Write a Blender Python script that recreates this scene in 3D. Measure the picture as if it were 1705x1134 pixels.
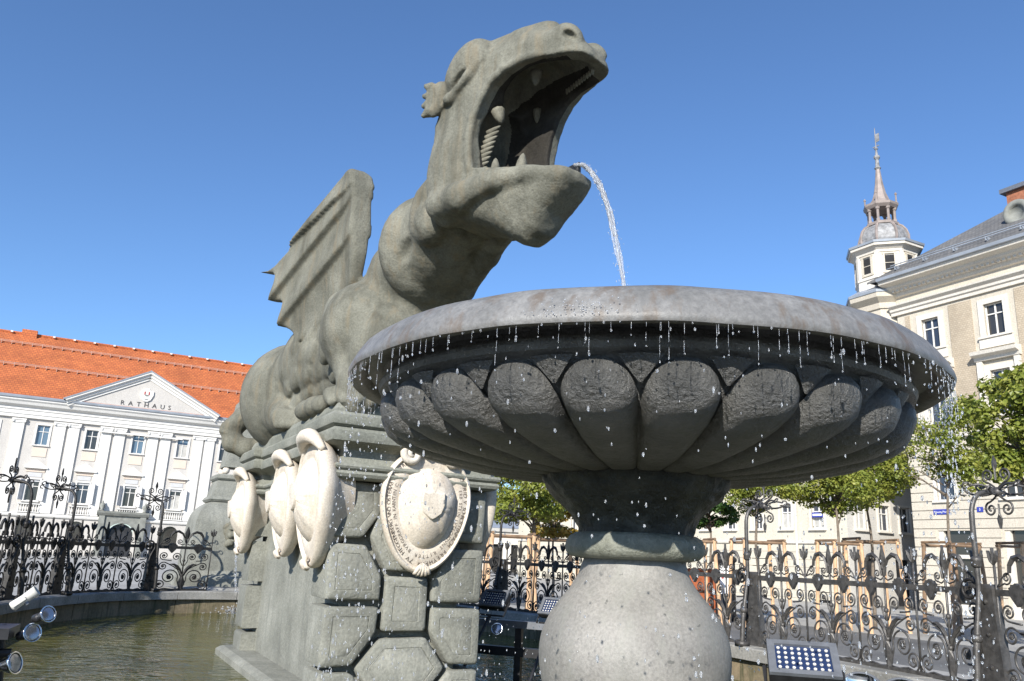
import bpy, bmesh, math, random
import numpy as np
from mathutils import Vector, Matrix
random.seed(7); rng = np.random.default_rng(11)
R = math.radians
scene = bpy.context.scene
for o in list(bpy.data.objects): bpy.data.objects.remove(o)
COL = scene.collection
# ------------------------------------------------------------------ camera
EYE = 1.62; PITCH = R(15.0); ROLL = 0.046
cam = bpy.data.cameras.new('camera'); cam.sensor_width = 36.0; cam.lens = 28.36
cam.clip_start = 0.05; cam.clip_end = 2000
cam_ob = bpy.data.objects.new('camera', cam); COL.objects.link(cam_ob); scene.camera = cam_ob
_F = Vector((0, math.cos(PITCH), math.sin(PITCH))); _U = Vector((0, -math.sin(PITCH), math.cos(PITCH))); _X = Vector((1, 0, 0))
_RI = _X*math.cos(ROLL) + _U*math.sin(ROLL); _UI = _U*math.cos(ROLL) - _X*math.sin(ROLL)
m = Matrix((( _RI.x, _UI.x, -_F.x, 0), (_RI.y, _UI.y, -_F.y, 0), (_RI.z, _UI.z, -_F.z, EYE), (0, 0, 0, 1)))
cam_ob.matrix_world = m
scene.render.resolution_x = 1024; scene.render.resolution_y = 681
# ------------------------------------------------------------------ sky, sun, exposure
SUN_EL = R(28.5); SUN_AZ = R(200)          # azimuth clockwise from +Y
world = bpy.data.worlds.new('World'); scene.world = world; world.use_nodes = True
wn = world.node_tree; wn.nodes.clear()
sky = wn.nodes.new('ShaderNodeTexSky'); sky.sky_type = 'NISHITA'; sky.sun_disc = False
sky.sun_elevation = SUN_EL; sky.sun_rotation = SUN_AZ; sky.altitude = 450; sky.air_density = 1.0; sky.dust_density = 0.4; sky.ozone_density = 7.0
bg = wn.nodes.new('ShaderNodeBackground'); bg.inputs['Strength'].default_value = 0.125
wo = wn.nodes.new('ShaderNodeOutputWorld')
wn.links.new(sky.outputs[0], bg.inputs[0]); wn.links.new(bg.outputs[0], wo.inputs[0])
tosun = Vector((math.sin(SUN_AZ)*math.cos(SUN_EL), math.cos(SUN_AZ)*math.cos(SUN_EL), math.sin(SUN_EL)))
sl = bpy.data.lights.new('sun', 'SUN'); sl.energy = 5.0; sl.angle = R(0.53); sl.color = (1.0, 0.955, 0.88)
so = bpy.data.objects.new('sun', sl); COL.objects.link(so); so.rotation_euler = tosun.to_track_quat('Z', 'Y').to_euler()
so.location = (-5, -30, 40)
vs = scene.view_settings; vs.view_transform = 'Standard'; vs.look = 'None'; vs.exposure = 0.64; vs.gamma = 1.0; vs.use_curve_mapping = False
scene.render.engine = 'CYCLES'
scene.cycles.max_bounces = 6; scene.cycles.transparent_max_bounces = 12
# ------------------------------------------------------------------ frames
TH = R(27.5)                               # the square is turned 27.5 degrees to the view
E1 = Vector((math.cos(TH), math.sin(TH), 0)); E2 = Vector((-math.sin(TH), math.cos(TH), 0))
OF = Vector((-0.792, 8.119, 0))            # foot of the pedestal's front, on its axis
def W(u, s, z=0): return OF + E1*u + E2*s + Vector((0, 0, z))
# ------------------------------------------------------------------ materials
MATS = {}
def _mat(name):
    mt = bpy.data.materials.new(name); mt.use_nodes = True; nt = mt.node_tree; nt.nodes.clear()
    out = nt.nodes.new('ShaderNodeOutputMaterial'); b = nt.nodes.new('ShaderNodeBsdfPrincipled')
    nt.links.new(b.outputs[0], out.inputs[0]); MATS[name] = mt
    return mt, nt, b, out
def nd(nt, t, **k):
    n = nt.nodes.new(t)
    for a, v in k.items():
        if a in n.inputs: n.inputs[a].default_value = v
        else: setattr(n, a, v)
    return n
def c4(c): return (c[0], c[1], c[2], 1)
def noise(nt, vec, scale, detail=5, rough=.55, dist=0):
    n = nd(nt, 'ShaderNodeTexNoise'); n.inputs['Scale'].default_value = scale; n.inputs['Detail'].default_value = detail
    n.inputs['Roughness'].default_value = rough; n.inputs['Distortion'].default_value = dist
    nt.links.new(vec, n.inputs['Vector']); return n
def ramp(nt, fac, stops):
    r_ = nd(nt, 'ShaderNodeValToRGB'); el = r_.color_ramp.elements
    while len(el) > 1: el.remove(el[-1])
    el[0].position = stops[0][0]; el[0].color = c4(stops[0][1])
    for p, c in stops[1:]:
        e = el.new(p); e.color = c4(c)
    nt.links.new(fac, r_.inputs[0]); return r_
def mixc(nt, fac, a, b, mode='MIX'):
    mx = nd(nt, 'ShaderNodeMix', data_type='RGBA', blend_type=mode)
    for sock, v in ((0, fac), (6, a), (7, b)):
        if hasattr(v, 'links') or hasattr(v, 'is_linked'): nt.links.new(v, mx.inputs[sock])
        else: mx.inputs[sock].default_value = v if sock == 0 else c4(v)
    return mx.outputs[2]
def mapping(nt, vec, scale=(1, 1, 1)):
    mp = nd(nt, 'ShaderNodeMapping'); mp.inputs['Scale'].default_value = scale; nt.links.new(vec, mp.inputs[0]); return mp.outputs[0]
def stone(name, cols, scale=2.0, fine=45, bump=.35, rough=.85, streak=None, streak2=None, spots=None, dist=.012, spec=.3, coarse=0, world_co=False):
    """cols: dark, mid, light.  streak=(colour, amount): stains that run down.  spots=(colour, scale, threshold)."""
    mt, nt, b, out = _mat(name)
    if world_co:
        vec = nd(nt, 'ShaderNodeNewGeometry').outputs['Position']
    else:
        vec = nd(nt, 'ShaderNodeTexCoord').outputs['Object']
    n1 = noise(nt, vec, scale, 8, .62)
    col = ramp(nt, n1.outputs[0], [(.30, cols[0]), (.5, cols[1]), (.70, cols[2])]).outputs[0]
    n2 = noise(nt, vec, fine, 6, .7)
    g = ramp(nt, n2.outputs[0], [(.3, (.62, .62, .62)), (.62, (1.12, 1.12, 1.12))]).outputs[0]
    col = mixc(nt, .8, col, g, 'MULTIPLY')
    if streak:
        sv = mapping(nt, vec, (7, 7, .55)); n3 = noise(nt, sv, 1.6, 4, .6)
        f = ramp(nt, n3.outputs[0], [(.52, (0, 0, 0)), (.68, (streak[1],)*3)]).outputs[0]
        col = mixc(nt, f, col, streak[0])
    if streak2:
        sv = mapping(nt, vec, (3.1, 3.1, .35)); n6 = noise(nt, sv, 1.3, 6, .65)
        f = ramp(nt, n6.outputs[0], [(.50, (0, 0, 0)), (.72, (streak2[1],)*3)]).outputs[0]
        col = mixc(nt, f, col, streak2[0])
    if spots:
        n4 = noise(nt, vec, spots[1], 3, .5)
        f = ramp(nt, n4.outputs[0], [(spots[2], (0, 0, 0)), (spots[2]+.035, (.85,)*3)]).outputs[0]
        col = mixc(nt, f, col, spots[0])
    nt.links.new(col, b.inputs['Base Color'])
    b.inputs['Roughness'].default_value = rough; b.inputs['Specular IOR Level'].default_value = spec
    bp = nd(nt, 'ShaderNodeBump'); bp.inputs['Strength'].default_value = bump; bp.inputs['Distance'].default_value = dist
    h = n2.outputs[0]
    if coarse:
        n5 = noise(nt, vec, coarse, 5, .6); ad = nd(nt, 'ShaderNodeMath', operation='ADD')
        nt.links.new(h, ad.inputs[0]); nt.links.new(n5.outputs[0], ad.inputs[1]); h = ad.outputs[0]
    nt.links.new(h, bp.inputs['Height']); nt.links.new(bp.outputs[0], b.inputs['Normal'])
    return mt
def plain(name, c, rough=.6, metal=0, var=.12, scale=6, bump=0, spec=.4):
    mt, nt, b, out = _mat(name)
    vec = nd(nt, 'ShaderNodeTexCoord').outputs['Object']; n = noise(nt, vec, scale, 5, .6)
    lo = tuple(x*(1-var) for x in c); hi = tuple(min(1, x*(1+var)) for x in c)
    nt.links.new(ramp(nt, n.outputs[0], [(.35, lo), (.65, hi)]).outputs[0], b.inputs['Base Color'])
    b.inputs['Roughness'].default_value = rough; b.inputs['Metallic'].default_value = metal; b.inputs['Specular IOR Level'].default_value = spec
    if bump:
        bp = nd(nt, 'ShaderNodeBump'); bp.inputs['Strength'].default_value = bump; bp.inputs['Distance'].default_value = .01
        n2 = noise(nt, vec, scale*8, 4, .6); nt.links.new(n2.outputs[0], bp.inputs['Height']); nt.links.new(bp.outputs[0], b.inputs['Normal'])
    return mt
stone('dragon_stone', ((.099, .098, .077), (.158, .156, .125), (.222, .218, .176)), 2.1, 46, .5, .85, streak=((.20, .160, .10), .45), streak2=((.060, .058, .044), .85), dist=.022, coarse=6)
stone('mouth_shade', ((.016, .014, .011), (.028, .025, .02), (.05, .045, .036)), 3, 34, .6, .8, dist=.02)  # near-black tone paints the shade inside the jaws into the stone colour
stone('pedestal_stone', ((.155, .157, .135), (.23, .232, .20), (.30, .30, .262)), 1.5, 38, .6, .85, streak=((.15, .155, .14), .5), dist=.015, coarse=14, world_co=True)
stone('cornice_stone', ((.16, .165, .14), (.215, .22, .185), (.27, .272, .235)), 1.4, 40, .45, .8, dist=.012, coarse=10)
stone('cream_stone', ((.50, .435, .355), (.60, .54, .455), (.68, .63, .55)), 3.5, 60, .35, .75, streak=((.46, .37, .27), .45), dist=.008)
stone('rim_stone', ((.115, .115, .11), (.165, .163, .158), (.21, .207, .20)), 2.2, 30, .4, .46, streak=((.115, .088, .065), .75), dist=.010, spec=.4, coarse=7)
stone('wet_bowl_stone', ((.05, .049, .045), (.098, .096, .087), (.16, .157, .143)), 2.4, 34, 1.0, .44, streak2=((.03, .03, .027), .8), dist=.03, spec=1.0, coarse=10)
stone('bulb_stone', ((.175, .166, .15), (.235, .225, .205), (.29, .276, .252)), 2.3, 55, .35, .55, streak=((.22, .22, .19), .45), streak2=((.17, .172, .15), .5), spots=((.10, .10, .09), 19, .705), dist=.01, spec=.45)
stone('collar_stone', ((.12, .125, .095), (.21, .215, .175), (.28, .285, .24)), 5, 30, .8, .5, dist=.02, spec=.45, coarse=12)
stone('coping_stone', ((.16, .155, .14), (.26, .255, .235), (.36, .35, .33)), 1.3, 30, .4, .8, dist=.01, world_co=True)
stone('basin_wall_stone', ((.07, .06, .035), (.16, .135, .085), (.27, .21, .14)), 1.1, 18, .5, .6, streak=((.035, .045, .02), .9), dist=.015, world_co=True)
stone('pavement', ((.29, .28, .26), (.36, .35, .325), (.42, .41, .38)), .35, 12, .2, .9, world_co=True)
stone('paving', ((.09, .088, .083), (.12, .117, .11), (.15, .147, .14)), .35, 12, .2, .9, world_co=True)  # base ground set darker than the real light paving to weaken bounced light
stone('asphalt', ((.10, .10, .10), (.14, .14, .138), (.18, .178, .17)), .4, 30, .3, .9, world_co=True)
plain('iron', (.028, .026, .024), .5, .25, .35, 14, .3, .45)
plain('iron_grey', (.075, .071, .067), .42, .3, .35, 14, .3, .5)
plain('lamp_black', (.018, .018, .02), .45, 0, .3, 12)
plain('lamp_grey', (.16, .17, .19), .4, .3, .15, 12)
plain('lamp_white', (.50, .49, .45), .5, 0, .08, 9)
plain('chrome', (.75, .76, .78), .12, 1, .05, 8)
stone('white_trim', ((0.614, 0.600, 0.567), (0.660, 0.645, 0.610), (0.693, 0.677, 0.640)), .5, 20, .08, .85, streak=((0.528, 0.516, 0.488), .35), streak2=((0.568, 0.555, 0.525), .3), dist=.01, world_co=True)
stone('cream_wall', ((0.465, 0.442, 0.409), (0.500, 0.475, 0.440), (0.525, 0.499, 0.462)), .5, 20, .08, .85, streak=((0.400, 0.380, 0.352), .35), streak2=((0.430, 0.408, 0.378), .3), dist=.01, world_co=True)
plain('peach', (.60, .50, .415), .85, 0, .05, 1.2)
plain('grey_metal_roof', (.30, .33, .37), .45, .2, .12, 1.0)
plain('portal_stone', (.20, .205, .185), .8, 0, .2, 2.2)
stone('ivory_wall', ((0.488, 0.442, 0.363), (0.530, 0.480, 0.395), (0.557, 0.504, 0.415)), .5, 20, .08, .85, streak=((0.403, 0.365, 0.300), .4), streak2=((0.435, 0.394, 0.324), .4), dist=.01, world_co=True)
stone('ivory_trim', ((0.580, 0.543, 0.478), (0.630, 0.590, 0.520), (0.662, 0.619, 0.546)), .5, 20, .08, .85, streak=((0.479, 0.448, 0.395), .4), streak2=((0.517, 0.484, 0.426), .4), dist=.01, world_co=True)
stone('pale_wall', ((0.515, 0.474, 0.386), (0.560, 0.515, 0.420), (0.588, 0.541, 0.441)), .5, 20, .08, .85, streak=((0.426, 0.391, 0.319), .4), streak2=((0.459, 0.422, 0.344), .4), dist=.01, world_co=True)
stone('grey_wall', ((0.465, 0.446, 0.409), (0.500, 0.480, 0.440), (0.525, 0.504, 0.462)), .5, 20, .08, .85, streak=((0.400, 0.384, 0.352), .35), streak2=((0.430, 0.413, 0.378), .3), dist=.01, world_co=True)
plain('door_dark', (.03, .03, .032), .4, 0, .3, 3)
plain('wood_stake', (.52, .34, .20), .8, 0, .2, 5)
plain('wood_dark', (.20, .13, .08), .8, 0, .25, 5)
plain('bark', (.16, .13, .10), .9, 0, .3, 9, .4)
plain('red_paint', (.42, .035, .025), .5, 0, .1, 4)
plain('blue_sign', (.035, .05, .30), .4, 0, .05, 4)
plain('sign_white', (.8, .8, .8), .5, 0, .03, 4)
plain('shutter_grey', (.48, .48, .48), .7, 0, .05, 4)
plain('inscription', (.11, .09, .075), .8, 0, .25, 40)
plain('letter_dark', (.05, .045, .045), .6, 0, .1, 4)
plain('copper_brown', (.25, .21, .19), .6, .1, .2, 2)
plain('lantern_roof', (.235, .235, .235), .6, .1, .35, 5)
plain('brick_red', (.28, .11, .06), .85, 0, .25, 6)
plain('interior_dark', (.02, .02, .022), .9, 0, .2, 2)
def glass_pane(name, c, rough=.06):
    mt, nt, b, out = _mat(name); b.inputs['Base Color'].default_value = c4(c); b.inputs['Roughness'].default_value = rough
    b.inputs['Specular IOR Level'].default_value = .8
    vec = nd(nt, 'ShaderNodeTexCoord').outputs['Object']; n = noise(nt, vec, .8, 2, .5)
    bp = nd(nt, 'ShaderNodeBump'); bp.inputs['Strength'].default_value = .06; bp.inputs['Distance'].default_value = .02
    nt.links.new(n.outputs[0], bp.inputs['Height']); nt.links.new(bp.outputs[0], b.inputs['Normal']); return mt
glass_pane('pane_blue', (.10, .15, .20)); glass_pane('pane_dark', (.035, .033, .03)); glass_pane('pane_navy', (.03, .038, .055))
glass_pane('lens_blue', (.02, .035, .09), .12)
def tiles(name, cols, scale, ratio=.5):
    mt, nt, b, out = _mat(name); vec = nd(nt, 'ShaderNodeTexCoord').outputs['Object']
    br = nd(nt, 'ShaderNodeTexBrick'); br.inputs['Scale'].default_value = scale; br.inputs['Color1'].default_value = c4(cols[0]); br.inputs['Color2'].default_value = c4(cols[1]); br.inputs['Mortar'].default_value = c4(cols[2])
    br.inputs['Mortar Size'].default_value = .03; br.inputs['Row Height'].default_value = .35
    # lay the courses along the slope: x across, z up
    sx = nd(nt, 'ShaderNodeSeparateXYZ'); cx = nd(nt, 'ShaderNodeCombineXYZ'); nt.links.new(vec, sx.inputs[0]); nt.links.new(sx.outputs[0], cx.inputs[0]); nt.links.new(sx.outputs[2], cx.inputs[1])
    nt.links.new(cx.outputs[0], br.inputs[0]); n = noise(nt, vec, .5, 6, .65)
    g = ramp(nt, n.outputs[0], [(.35, (.82, .82, .82)), (.65, (1.1, 1.1, 1.1))]).outputs[0]
    nt.links.new(mixc(nt, 1.0, br.outputs[0], g, 'MULTIPLY'), b.inputs['Base Color']); b.inputs['Roughness'].default_value = .8
    bp = nd(nt, 'ShaderNodeBump'); bp.inputs['Strength'].default_value = .4; bp.inputs['Distance'].default_value = .03
    nt.links.new(br.outputs[1], bp.inputs['Height']); bp.invert = True; nt.links.new(bp.outputs[0], b.inputs['Normal']); return mt
tiles('roof_tiles', ((.50, .145, .042), (.40, .108, .034), (.24, .065, .024)), 1.5)
plain('guard', (.45, .30, .24), .5, 0, .1, 2)
tiles('slate', ((.165, .16, .155), (.115, .115, .115), (.07, .07, .07)), 2.6)
tiles('brick_panel', ((.46, .385, .285), (.40, .33, .24), (.30, .25, .19)), 3.6)
def water_mat():
    mt, nt, b, out = _mat('water'); vec = nd(nt, 'ShaderNodeNewGeometry').outputs['Position']
    n0 = noise(nt, vec, .5, 3, .5)
    nt.links.new(ramp(nt, n0.outputs[0], [(.35, (.05, .052, .010)), (.65, (.12, .112, .026))]).outputs[0], b.inputs['Base Color'])
    b.inputs['Roughness'].default_value = .03; b.inputs['IOR'].default_value = 1.33; b.inputs['Specular IOR Level'].default_value = .5
    wv_ = mapping(nt, vec, (1, 1.5, 1)); n1 = noise(nt, wv_, 2.6, 3, .5, .8); n2 = noise(nt, wv_, 9, 2, .5, .4)
    ma = nd(nt, 'ShaderNodeMath', operation='MULTIPLY_ADD'); nt.links.new(n2.outputs[0], ma.inputs[0]); ma.inputs[1].default_value = .3; nt.links.new(n1.outputs[0], ma.inputs[2])
    bp = nd(nt, 'ShaderNodeBump'); bp.inputs['Strength'].default_value = .55; bp.inputs['Distance'].default_value = .085
    nt.links.new(ma.outputs[0], bp.inputs['Height']); nt.links.new(bp.outputs[0], b.inputs['Normal'])
water_mat()
def drop_mat(name, white):
    mt, nt, b, out = _mat(name); b.inputs['Base Color'].default_value = (.95, .97, 1, 1); b.inputs['Roughness'].default_value = .02
    b.inputs['IOR'].default_value = 1.33; b.inputs['Transmission Weight'].default_value = 1.0
    d = nd(nt, 'ShaderNodeBsdfTranslucent'); d.inputs[0].default_value = (.9, .93, .96, 1); d2 = nd(nt, 'ShaderNodeBsdfDiffuse'); d2.inputs[0].default_value = (.9, .92, .95, 1)
    m1 = nd(nt, 'ShaderNodeMixShader'); m1.inputs[0].default_value = .5; nt.links.new(d.outputs[0], m1.inputs[1]); nt.links.new(d2.outputs[0], m1.inputs[2])
    m2 = nd(nt, 'ShaderNodeMixShader'); m2.inputs[0].default_value = white; nt.links.new(b.outputs[0], m2.inputs[1]); nt.links.new(m1.outputs[0], m2.inputs[2]); nt.links.new(m2.outputs[0], out.inputs[0])
drop_mat('falling_water', .27); drop_mat('jet_water', .32)
def leaf_mat(name, cols):
    mt, nt, b, out = _mat(name); vec = nd(nt, 'ShaderNodeTexCoord').outputs['Object']; n = noise(nt, vec, 2.3, 4, .7); n2 = noise(nt, vec, 14, 2, .5)
    mx = nd(nt, 'ShaderNodeMath', operation='MULTIPLY_ADD'); nt.links.new(n2.outputs[0], mx.inputs[0]); mx.inputs[1].default_value = .5; nt.links.new(n.outputs[0], mx.inputs[2])
    col = ramp(nt, mx.outputs[0], [(.55, cols[0]), (.75, cols[1]), (.95, cols[2])]).outputs[0]
    nt.links.new(col, b.inputs['Base Color']); b.inputs['Roughness'].default_value = .5
    tr = nd(nt, 'ShaderNodeBsdfTranslucent'); nt.links.new(col, tr.inputs[0]); ms = nd(nt, 'ShaderNodeMixShader'); ms.inputs[0].default_value = .35
    nt.links.new(b.outputs[0], ms.inputs[1]); nt.links.new(tr.outputs[0], ms.inputs[2]); nt.links.new(ms.outputs[0], out.inputs[0])
leaf_mat('leaf_plane', ((.10, .14, .02), (.21, .245, .036), (.35, .34, .07)))
leaf_mat('leaf_green', ((.03, .08, .015), (.055, .12, .02), (.10, .17, .03)))
leaf_mat('leaf_autumn', ((.11, .12, .02), (.26, .20, .03), (.36, .19, .03)))
# ------------------------------------------------------------------ mesh helpers
def mesh(name, verts, faces, mat, smooth=False):
    me = bpy.data.meshes.new(name)
    if isinstance(verts, np.ndarray): verts = verts.tolist()
    me.from_pydata(verts, [], faces); me.materials.append(MATS[mat])
    if smooth: me.polygons.foreach_set('use_smooth', [True]*len(me.polygons))
    me.update(); return me
def obj(name, me, parent=None, loc=None, rot=None, scale=None):
    o = bpy.data.objects.new(name, me); COL.objects.link(o)
    if parent is not None: o.parent = parent
    if loc is not None: o.location = loc
    if rot is not None: o.rotation_euler = rot
    if scale is not None: o.scale = scale
    return o
def tag(o, label, cat, group=None, kind=None):
    if label: o['label'] = label
    if cat: o['category'] = cat
    if group: o['group'] = group
    if kind: o['kind'] = kind
    return o
def thing(name, label, cat, loc=(0, 0, 0), rz=0, group=None):
    o = bpy.data.objects.new(name, None); COL.objects.link(o); o.location = loc; o.rotation_euler = (0, 0, rz); o.empty_display_size = .2
    return tag(o, label, cat, group)
class MB:
    def __init__(s): s.v = []; s.f = []
    def add(s, vs, fs, M=None):
        n = len(s.v)
        if M is not None: vs = [tuple(M @ Vector(p)) for p in vs]
        s.v += [tuple(p) for p in vs]; s.f += [tuple(i+n for i in f) for f in fs]; return s
    def box(s, x0, x1, y0, y1, z0, z1, M=None):
        return s.add([(x0, y0, z0), (x1, y0, z0), (x1, y1, z0), (x0, y1, z0), (x0, y0, z1), (x1, y0, z1), (x1, y1, z1), (x0, y1, z1)],
              [(0, 3, 2, 1), (4, 5, 6, 7), (0, 1, 5, 4), (1, 2, 6, 5), (2, 3, 7, 6), (3, 0, 4, 7)], M)
    def prism(s, poly, y0, y1, M=None):
        """poly: (x,z) seen from -y, extruded y0..y1"""
        n = len(poly); vs = [(x, y0, z) for x, z in poly]+[(x, y1, z) for x, z in poly]
        fs = [tuple(range(n)), tuple(range(2*n-1, n-1, -1))]+[(i, i+n, (i+1) % n+n, (i+1) % n) for i in range(n)]
        return s.add(vs, fs, M)
    def rings(s, rings, close=True, cap=True, M=None):
        n = len(rings[0]); vs = [p for r_ in rings for p in r_]; fs = []
        for k in range(len(rings)-1):
            for i in range(n if close else n-1):
                j = (i+1) % n; fs.append((k*n+i, k*n+j, (k+1)*n+j, (k+1)*n+i))
        if cap: fs.append(tuple(range(n-1, -1, -1))); b = (len(rings)-1)*n; fs.append(tuple(range(b, b+n)))
        return s.add(vs, fs, M)
    def lathe(s, prof, n=48, M=None, cap=True):
        return s.rings([[(r_*math.cos(2*math.pi*i/n), r_*math.sin(2*math.pi*i/n), z) for i in range(n)] for r_, z in prof], True, cap, M)
    def tube(s, pts, rad, n=6, M=None, flat=1.0):
        pts = [Vector(p) for p in pts]; m_ = len(pts); rs = rad if isinstance(rad, (list, tuple)) else [rad]*m_
        up = Vector((0, 1, 0)); rr = []; prev = None
        for i, p in enumerate(pts):
            t = (pts[min(i+1, m_-1)]-pts[max(i-1, 0)]).normalized()
            if prev is None:
                a = t.cross(up)
                if a.length < .05: a = t.cross(Vector((1, 0, 0)))
            else: a = prev - t*prev.dot(t)
            a.normalize(); prev = a; b = t.cross(a)
            rr.append([tuple(p+(a*math.cos(2*math.pi*k/n)+b*flat*math.sin(2*math.pi*k/n))*rs[i]) for k in range(n)])
        return s.rings(rr, True, True, M)
    def me(s, name, mat, smooth=False): return mesh(name, s.v, s.f, mat, smooth)
    def obj(s, name, mat, parent=None, smooth=False, loc=None, rot=None): return obj(name, s.me(name, mat, smooth), parent, loc, rot)
def smooth_by_angle(me, ang=35):
    me.polygons.foreach_set('use_smooth', [True]*len(me.polygons))
    bm = bmesh.new(); bm.from_mesh(me); lim = R(ang)
    for e in bm.edges:
        e.smooth = not (len(e.link_faces) == 2 and e.calc_face_angle(0) > lim)
    bm.to_mesh(me); bm.free()
def fix_normals(me):
    bm = bmesh.new(); bm.from_mesh(me); bmesh.ops.recalc_face_normals(bm, faces=bm.faces); bm.to_mesh(me); bm.free(); return me
def catmull(P, n=8):
    P = [Vector(p) for p in P]; P = [P[0]*2-P[1]]+P+[P[-1]*2-P[-2]]; out = []
    for i in range(1, len(P)-2):
        for k in range(n):
            t = k/n; a, b, c, d = P[i-1], P[i], P[i+1], P[i+2]
            out.append(.5*((2*b)+(c-a)*t+(2*a-5*b+4*c-d)*t*t+(3*b-a-3*c+d)*t**3))
    out.append(P[-2]); return out
# ------------------------------------------------------------------ signed-distance sculpting
def smin(a, b, k):
    h = np.clip(.5+.5*(b-a)/k, 0, 1); return b*(1-h)+a*h-k*h*(1-h)
def smax(a, b, k): return -smin(-a, -b, k)
def poly_sdf(px, pz, poly):
    """signed distance of a 2-D polygon, px/pz broadcastable arrays"""
    px, pz = np.broadcast_arrays(px, pz); d = np.full(px.shape, 1e9); sgn = np.ones(px.shape); n = len(poly)
    for i in range(n):
        ax, az = poly[i]; bx, bz = poly[i-1]; ex, ez = bx-ax, bz-az; wx, wz = px-ax, pz-az
        t = np.clip((wx*ex+wz*ez)/(ex*ex+ez*ez), 0, 1); dx, dz = wx-ex*t, wz-ez*t; d = np.minimum(d, dx*dx+dz*dz)
        c1 = pz >= az; c2 = pz < bz; c3 = ex*wz > ez*wx
        sgn = np.where((c1 & c2 & c3) | (~c1 & ~c2 & ~c3), -sgn, sgn)
    return sgn*np.sqrt(d)
class Vol:
    def __init__(s, lo, hi, h):
        s.h = h; s.ax = [np.arange(lo[i], hi[i]+h, h) for i in range(3)]; s.D = np.full([len(a) for a in s.ax], 1.0, np.float32)
    def op(s, fn, lo, hi, k=.08, mode='add'):
        I = []
        for i in range(3):
            a = int(np.searchsorted(s.ax[i], lo[i]-k-.05)); b = int(np.searchsorted(s.ax[i], hi[i]+k+.05))
            if b <= a: return
            I.append(slice(a, b))
        x = s.ax[0][I[0]][:, None, None]; y = s.ax[1][I[1]][None, :, None]; z = s.ax[2][I[2]][None, None, :]
        d = fn(x, y, z); I = tuple(I); a = s.D[I]
        s.D[I] = smin(a, d, k) if mode == 'add' else -smin(-a, d, k)
    def ell(s, c, r, k=.1, rot=None, mode='add'):
        M = np.eye(3) if rot is None else np.array(rot).T
        rm = max(r)
        def fn(x, y, z):
            p = [x-c[0], y-c[1], z-c[2]]; q = [M[i][0]*p[0]+M[i][1]*p[1]+M[i][2]*p[2] for i in range(3)]
            k0 = np.sqrt(sum((q[i]/r[i])**2 for i in range(3))); k1 = np.sqrt(sum((q[i]/r[i]**2)**2 for i in range(3)))+1e-9
            return k0*(k0-1)/k1
        s.op(fn, [c[i]-rm for i in range(3)], [c[i]+rm for i in range(3)], k, mode)
    def chain(s, pts, rad, k=.1, mode='add', kj=.06):
        pts = np.array(pts, float)
        def fn(x, y, z):
            D = None
            for i in range(len(pts)-1):
                a, b = pts[i], pts[i+1]; e = b-a; L2 = float(e@e)
                t = np.clip(((x-a[0])*e[0]+(y-a[1])*e[1]+(z-a[2])*e[2])/L2, 0, 1)
                d = np.sqrt((x-a[0]-e[0]*t)**2+(y-a[1]-e[1]*t)**2+(z-a[2]-e[2]*t)**2)-(rad[i]+(rad[i+1]-rad[i])*t)
                D = d if D is None else smin(D, d, kj)
            return D
        rm = max(rad); s.op(fn, pts.min(0)-rm, pts.max(0)+rm, k, mode)
    def surface(s):
        D = s.D; S = D < 0
        nx, ny, nz = D.shape
        c = np.zeros((nx-1, ny-1, nz-1), np.uint8)
        offs = [(i, j, k) for i in (0, 1) for j in (0, 1) for k in (0, 1)]
        for i, j, k in offs: c += S[i:nx-1+i, j:ny-1+j, k:nz-1+k]
        act = (c > 0) & (c < 8); ijk = np.argwhere(act); N = len(ijk)
        idx = np.full(act.shape, -1, np.int32); idx[act] = np.arange(N)
        val = np.stack([D[ijk[:, 0]+i, ijk[:, 1]+j, ijk[:, 2]+k] for i, j, k in offs], 1)
        acc = np.zeros((N, 3)); cnt = np.zeros(N)
        for a in range(8):
            for b in range(a+1, 8):
                oa, ob = np.array(offs[a]), np.array(offs[b])
                if abs(oa-ob).sum() != 1: continue
                va, vb = val[:, a], val[:, b]; cr = (va < 0) != (vb < 0)
                t = np.where(cr, va/np.where(cr, va-vb, 1), 0)
                acc += cr[:, None]*(oa+(ob-oa)*t[:, None]); cnt += cr
        pos = (ijk+acc/cnt[:, None])*s.h+np.array([a[0] for a in s.ax])
        F = []
        for ax in range(3):
            sl0 = [slice(None)]*3; sl1 = [slice(None)]*3; sl0[ax] = slice(0, -1); sl1[ax] = slice(1, None)
            s0 = S[tuple(sl0)]; s1 = S[tuple(sl1)]; e = np.argwhere(s0 != s1); flip = s0[tuple(e.T)]
            b, c_ = [(1, 2), (2, 0), (0, 1)][ax]
            ok = (e[:, b] > 0) & (e[:, c_] > 0) & (e[:, b] < D.shape[b]-1) & (e[:, c_] < D.shape[c_]-1); e = e[ok]; flip = flip[ok]
            def cell(db, dc):
                q = e.copy(); q[:, b] += db; q[:, c_] += dc; return idx[tuple(q.T)]
            q = np.stack([cell(-1, -1), cell(0, -1), cell(0, 0), cell(-1, 0)], 1)
            q[~flip] = q[~flip][:, ::-1]; F.append(q)
        return pos, np.concatenate(F)
def np_mesh(name, pos, quads, mat):
    me = bpy.data.meshes.new(name); n = len(quads)
    me.vertices.add(len(pos)); me.vertices.foreach_set('co', np.ascontiguousarray(pos, np.float32).ravel())
    me.loops.add(n*4); me.loops.foreach_set('vertex_index', np.ascontiguousarray(quads, np.int32).ravel())
    me.polygons.add(n); me.polygons.foreach_set('loop_start', np.arange(0, n*4, 4, dtype=np.int32))
    me.polygons.foreach_set('use_smooth', np.ones(n, bool)); me.materials.append(MATS[mat]); me.update(calc_edges=True); me.validate(); return me
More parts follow.
